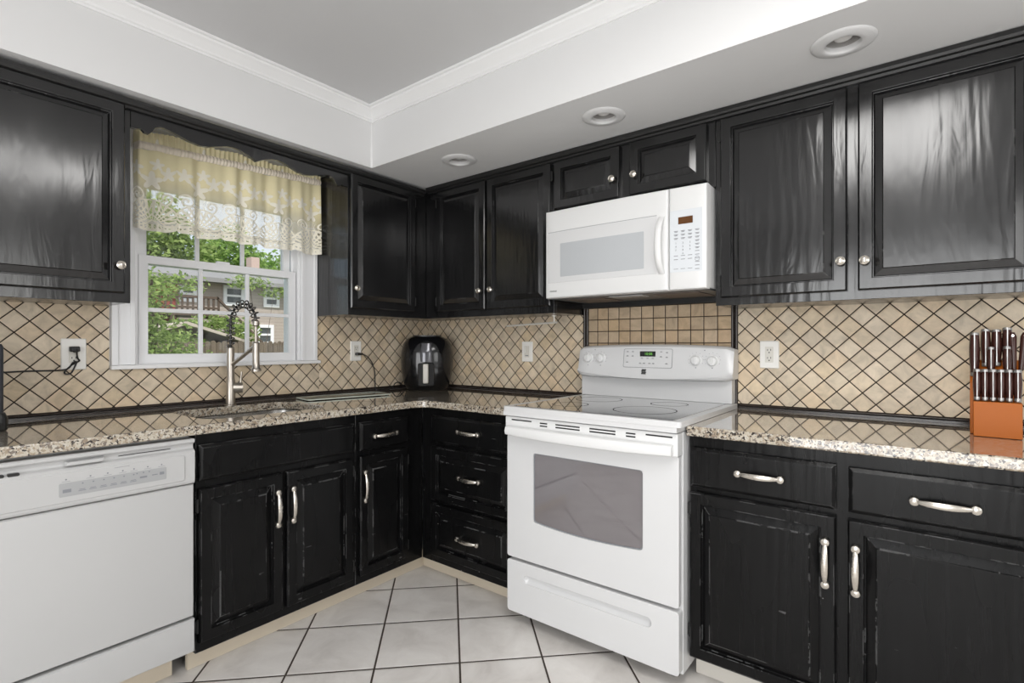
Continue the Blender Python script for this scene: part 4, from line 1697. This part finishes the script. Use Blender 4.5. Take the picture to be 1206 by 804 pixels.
# ================================================================== LACE CURTAIN
lc = thing('lace_curtain', 'cream lace valance curtain gathered on a rod across the top of the window', 'curtain', (.08, -1.29, 1.70))
u0, u1, xd = -1.715, -.862, .078
path2 = [(.032, u0)] + [(.032 + (xd - .032) * k / 5, u0 - .002 + .010 * k / 5) for k in range(1, 6)]
NF = 420
for k in range(NF + 1):
    t = k / NF
    path2.append((xd, u0 + .014 + (u1 - u0 - .022) * t))
path2 += [(xd - (xd - .032) * k / 5, u1 - .006 + .006 * k / 5) for k in range(1, 6)]
arcL = [0]
for a_, b_ in zip(path2, path2[1:]):
    arcL.append(arcL[-1] + math.hypot(b_[0] - a_[0], b_[1] - a_[1]))
rnd = random.Random(3)
ph = [rnd.uniform(0, 6.28) for _ in range(6)]


def folds(s, amp):
    return amp * (math.sin(s * 58 + ph[0] + 1.2 * math.sin(s * 11 + ph[2])) * .6 + .35 * math.sin(s * 97 + ph[1]) + .3 * math.sin(s * 23 + ph[3]))


def HEADZ(s):
    return 2.020 + .045 * s / .9




def cloth(rows, fn, mat_, name, dens=1):
    bm = bmesh.new()
    uvl = bm.loops.layers.uv.new('UVMap')
    grid = []
    for (x, y), s in zip(path2, arcL):
        colv = []
        for j in range(rows + 1):
            colv.append((bm.verts.new(fn(x, y, s, j / rows)[0]), fn(x, y, s, j / rows)[1]))
        grid.append(colv)
    for a_, b_ in zip(grid, grid[1:]):
        for j in range(rows):
            f = bm.faces.new((a_[j][0], b_[j][0], b_[j + 1][0], a_[j + 1][0]))
            for l, q in zip(f.loops, (a_[j], b_[j], b_[j + 1], a_[j + 1])):
                l[uvl].uv = q[1]
    mm = MB()
    mm.bm.free()
    mm.bm = bm
    return obj(name, mm, mat_, lc, smooth=180)


def f_panel(x, y, s, t):
    hem = 1.702 - .022 * abs(math.sin(PI * (s / .185))) ** .7 + .004 * math.sin(s * 31)
    z = hem + (HEADZ(s) - hem) * t
    a_ = .009 + .013 * (1 - t)
    return (x + folds(s, a_), y + folds(s + .7, .004) * (1 - t), z), (s, z - hem)


def f_pocket(x, y, s, t):
    z = HEADZ(s) + .032 * t
    return (x + .009 * math.sin(PI * t) + .0018 * math.sin(s * 420) + .001 * math.sin(s * 233), y, z), (s, .3 + .03 * t)


def f_ruffle(x, y, s, t):
    z = HEADZ(s) + .032 + (.052 - .03 * s / .9 + .005 * math.sin(s * 47)) * t
    return (x + .0045 * math.sin(s * 300) * (.3 + t) + .004 * math.sin(s * 70) * t, y, z), (s, .3 + .03 * t)


cloth(26, f_panel, 'lace', 'lace_panel')
cloth(6, f_pocket, 'lacehead', 'rod_pocket')
cloth(4, f_ruffle, 'lace', 'ruffle')

# ================================================================== RECESSED LIGHTS


def downlight(x, y, label):
    r = thing('recessed_light', label, 'ceiling light', (x, y, ZS), 'recessed lights in the soffit')
    obj('trim_ring', MB().lathe((x, y, ZS), [(.0500, .012), (.0480, -.004), (.0490, -.0085), (.0530, -.0105), (.062, -.0100), (.078, -.0070), (.0875, -.0030), (.0890, -.0006)], n=56, caps=False), 'lampring', r, smooth=60)
    obj('baffle', MB().loft([[(x + q_ * math.cos(2 * PI * k / 40), y + q_ * math.sin(2 * PI * k / 40), z) for k in range(40)] for q_, z in ((.0498, ZS + .010), (.0485, ZS + .022), (.0470, ZS + .040))], False, True), 'baffle', r)
    obj('bulb', MB().lathe((x, y, ZS + .0070), [(.0, -.002), (.012, 0), (.022, .003), (.028, .010), (.030, .022)], n=24), 'bulb', r)
    return r


downlight(.812, -.545, 'white recessed ceiling light nearest the room corner, above the corner cabinet')
downlight(1.632, -.545, 'white recessed ceiling light above the microwave, the middle one of three')
downlight(2.466, -.556, 'white recessed ceiling light above the large cabinet right of the microwave')
# ceiling lamp in the middle of the room, behind the camera's view
cl = thing('ceiling_lamp', 'white rectangular ceiling lamp in the middle of the kitchen', 'ceiling light', (2.55, -1.95, ZC))
obj('housing', MB().box(2.25, 2.85, -2.55, -1.35, 2.40, ZC - .0005), 'lampring', cl, bev=.004)
m = MB()
m.loft([rr(2.26 + i, 2.84 - i, -2.54 + i, -1.36 - i, .02, z) for i, z in ((0, 2.3995), (0, 2.372), (.02, 2.356))])
dfm = NT('lit_diffuser')
dfm.set(base=(.8, .8, .8), rough=.5, emit=(1, .97, .93), emits=3.0)
obj('diffuser', m, dfm.m, cl)

# ================================================================== OUTSIDE
GZ = -.62
struct('ground', MB().box(-45, -.16, -20, 40, GZ - .2, GZ), 'lawn')
# neighbour house
hx = -13.0
hs = thing('house', 'grey-sided neighbouring house with white windows behind the wooden fence', 'house', (hx - 3, 5, GZ))
obj('wall', MB().box(hx - 6, hx, -3.0, 12.5, GZ + .001, 3.0), 'siding', hs)
m = MB()
m.loft([[(hx + .45, y, 2.93), (hx + .45, y, 3.03), (hx - 3, y, 3.80), (hx - 6.45, y, 3.03), (hx - 6.45, y, 2.93)] for y in (-3.4, 12.9)])
obj('roof', m, 'roof', hs)
obj('fascia', MB().box(hx + .452, hx + .50, -3.4, 12.9, 2.91, 3.03), 'roof', hs)
obj('chimney', MB().box(hx - 3.3, hx - 2.9, 6.30, 6.58, 3.5, 4.30), plain('pinkish_brick', (.52, .40, .34), .9), hs)


def house_window(y0, y1, z0, z1):
    mm = MB()
    mm.plate([(y0, z0), (y1, z0), (y1, z1), (y0, z1)], [[(y0 + .09, z0 + .09), (y0 + .09, z1 - .09), (y1 - .09, z1 - .09), (y1 - .09, z0 + .09)]], 0, .06)
    for q_ in mm.bm.verts:
        x, y, z = q_.co
        q_.co = (hx + .001 + z, x, y)
    mm.box(hx + .001, hx + .05, y0 + .09, y1 - .09, (z0 + z1) / 2 - .03, (z0 + z1) / 2 + .03)
    f_ = obj('window', mm, 'trimw', hs)
    obj('pane', MB().box(hx + .0012, hx + .018, y0 + .09, y1 - .09, z0 + .09, z1 - .09), 'houseglass', f_)


house_window(4.12, 4.70, 2.32, 2.90)
house_window(5.27, 5.76, 2.34, 2.88)
house_window(3.00, 3.42, 2.36, 2.80)
house_window(5.06, 5.58, 1.20, 1.80)
house_window(4.40, 4.80, 1.30, 1.78)
obj('door', MB().box(hx + .001, hx + .05, 2.45, 2.95, 1.7, 2.80), 'brickred', hs)
# deck with stair
dk = thing('deck', 'dark brown wooden deck with railing and stair in front of the grey house', 'deck', (-11.8, 2.6, GZ))
obj('platform', MB().box(-12.85, -11.5, 1.2, 3.35, 1.92, 2.06), 'deck', dk)
m = MB()
m.box(-11.56, -11.5, 1.2, 3.40, 2.36, 2.42).box(-11.56, -11.5, 1.2, 3.40, 2.10, 2.15)
for k in range(19):
    y = 1.22 + k * .12
    m.box(-11.55, -11.52, y, y + .045, 2.06, 2.36)
obj('railing', m, 'deck', dk)
for y in (1.3, 2.3, 3.3):
    obj('post', MB().box(-11.6, -11.5, y, y + .1, GZ + .001, 1.92), 'deck', dk)
m = MB()
for k in range(12):
    m.box(-12.4, -11.5, 3.36 + k * .19, 3.56 + k * .19, 1.88 - k * .19, 1.93 - k * .19)
m.loft([[(x, 3.36, 2.36), (x, 3.36, 2.43), (x, 5.6, .25), (x, 5.6, .18)] for x in (-11.56, -11.5)])
m.loft([[(x, 3.36, 1.75), (x, 3.36, 1.95), (x, 5.6, -.25), (x, 5.6, -.45)] for x in (-11.56, -11.5)])
obj('stair', m, 'deck', dk)
# shed
sd_ = thing('shed', 'low garden shed with a pale sloping roof beyond the fence', 'shed', (-8.6, 1.7, GZ))
obj('wall', MB().box(-9.3, -8.0, 1.0, 2.5, GZ + .001, 1.22), 'fence', sd_)
m = MB()
m.loft([[(x, .95, 1.50), (x, 1.35, 1.62), (x, 2.62, 1.22), (x, 2.62, 1.17), (x, 1.35, 1.56), (x, .95, 1.44)] for x in (-9.5, -7.85)])
obj('roof', m, 'shed', sd_)
# fence
fn = thing('fence', 'weathered brown board fence across the garden outside the window', 'fence', (-6, 1.5, GZ))
m = MB()
k = 0
y = -4.0
while y < 8:
    h = 1.25 + .012 * math.sin(k * 2.3)
    m.loft([[(x, y, GZ + .03), (x, y + .072, GZ + .03), (x, y + .072, h - .025), (x, y + .05, h), (x, y + .022, h), (x, y, h - .025)] for x in (-6.01, -5.99)])
    y += .082
    k += 1
obj('boards', m, 'fence', fn)
obj('rail', MB().box(-6.06, -6.012, -4, 8, .9, .99), 'fence', fn)
obj('rail', MB().box(-6.06, -6.012, -4, 8, -.2, -.11), 'fence', fn)
y = -4.0
while y < 8.1:
    obj('post', MB().box(-6.15, -6.062, y, y + .09, GZ + .001, 1.2), 'fence', fn)
    y += 2.4


def tree(name, label, loc, blobs, n, size, mat_, seed, trunk_r=.12, group=None):
    r = thing(name, label, 'tree' if 'tree' in name else 'shrub', loc, group)
    rn = random.Random(seed)
    verts, faces, tint = [], [], []
    tw = sum(b[3] * b[4] * b[5] for b in blobs) ** 1
    for (bx, by_, bz, rx, ry, rz) in blobs:
        cnt = int(n * (rx * ry * rz) / tw)
        for _ in range(cnt):
            d_ = Vector((rn.gauss(0, 1), rn.gauss(0, 1), rn.gauss(0, 1))).normalized()
            k = rn.uniform(.45, 1.05)
            lump = 1 + .22 * math.sin(d_.x * 5 + bx) * math.sin(d_.y * 6 + by_) * math.cos(d_.z * 5)
            c = Vector((bx + d_.x * rx * k * lump, by_ + d_.y * ry * k * lump, bz + d_.z * rz * k * lump))
            a_ = Vector((rn.gauss(0, 1), rn.gauss(0, 1), rn.gauss(0, .6))).normalized()
            b_ = a_.cross(Vector((rn.gauss(0, 1), rn.gauss(0, 1), rn.gauss(0, 1)))).normalized()
            s_ = size * rn.uniform(.6, 1.4)
            i = len(verts)
            verts += [c - a_ * s_, c + b_ * s_ * .45, c + a_ * s_, c - b_ * s_ * .45]
            faces.append((i, i + 1, i + 2, i + 3))
            tint += [rn.random()] * 4
    me = bpy.data.meshes.new('foliage')
    me.from_pydata([tuple(v - Vector(loc)) for v in verts], [], faces)
    at = me.attributes.new('tint', 'FLOAT', 'POINT')
    at.data.foreach_set('value', tint)
    me.materials.append(M[mat_])
    fo = bpy.data.objects.new('foliage', me)
    COL.objects.link(fo)
    fo.parent = r
    top = max(b[2] for b in blobs)
    mm = MB()
    L = Vector(loc)
    mm.tube([L + Vector((0, 0, .001)), L.lerp(Vector((blobs[0][0], blobs[0][1], top)), .5), Vector((blobs[0][0], blobs[0][1], top))], [trunk_r, trunk_r * .75, trunk_r * .3], 10)
    for b in blobs[1:]:
        mm.tube([L.lerp(Vector((blobs[0][0], blobs[0][1], top)), .45), Vector(b[:3])], [trunk_r * .45, trunk_r * .15], 8)
    obj('trunk', mm, 'bark', r)
    return r


tree('garden_tree', 'leafy green tree close outside the left window panes', (-4.6, -.25, GZ), [(-4.6, -.22, 1.02, .55, .55, .52), (-4.5, -.45, 1.72, .45, .42, .40), (-4.7, .12, .80, .45, .50, .34), (-4.3, -.65, 1.2, .4, .4, .7), (-4.9, -.02, 1.98, .42, .52, .15)], 9000, .030, 'leafA', 11, .05)
tree('garden_shrub', 'bright green shrub in front of the deck beyond the shed', (-10.4, 3.0, GZ), [(-10.4, 3.0, 1.50, .4, .9, .40), (-10.4, 2.2, 1.36, .4, .6, .4)], 3200, .05, 'leafA', 12, .05)
tree('tall_tree', 'tall bright green tree at the left behind the grey house', (-22.5, 5.2, GZ), [(-22.5, 5.2, 5.6, 1.9, 1.5, 2.0), (-22.0, 6.5, 4.9, 1.3, 1.1, 1.5), (-22.5, 3.9, 4.6, 1.5, 1.4, 1.7)], 8000, .12, 'leafA', 13, .22)
tree('tall_tree', 'tall mid-green tree behind the middle of the grey house roof', (-26, 9.9, GZ), [(-26, 9.9, 5.3, 1.6, 1.5, 2.2), (-26, 10.8, 4.7, 1.2, 1.0, 1.8), (-26, 8.9, 4.7, 1.2, .9, 1.8)], 7500, .12, 'leafB', 14, .22)
tree('tall_tree', 'tall pale green tree at the right behind the grey house', (-26, 14.3, GZ), [(-26, 14.3, 5.6, 1.6, 1.5, 2.2), (-26, 15.5, 5.0, 1.3, 1.2, 1.8), (-26, 13.3, 4.8, 1.1, .9, 1.7)], 7500, .12, 'leafC', 15, .22)
tree('tall_tree', 'farthest tall tree seen under the right end of the lace', (-34, 21, GZ), [(-34, 20, 6.4, 3.0, 3.0, 2.8), (-34, 24.5, 5.8, 2.6, 2.6, 2.4), (-34, 15.8, 5.6, 2.8, 2.8, 2.2)], 7000, .20, 'leafB', 16, .3)
tree('young_tree', 'thin leafy branch tree standing before the grey house front', (-7.2, 2.6, GZ), [(-7.2, 2.15, 2.36, .3, .42, .13), (-7.2, 2.62, 2.2, .22, .3, .12)], 420, .04, 'leafA', 17, .015)

bpy.context.view_layer.update()
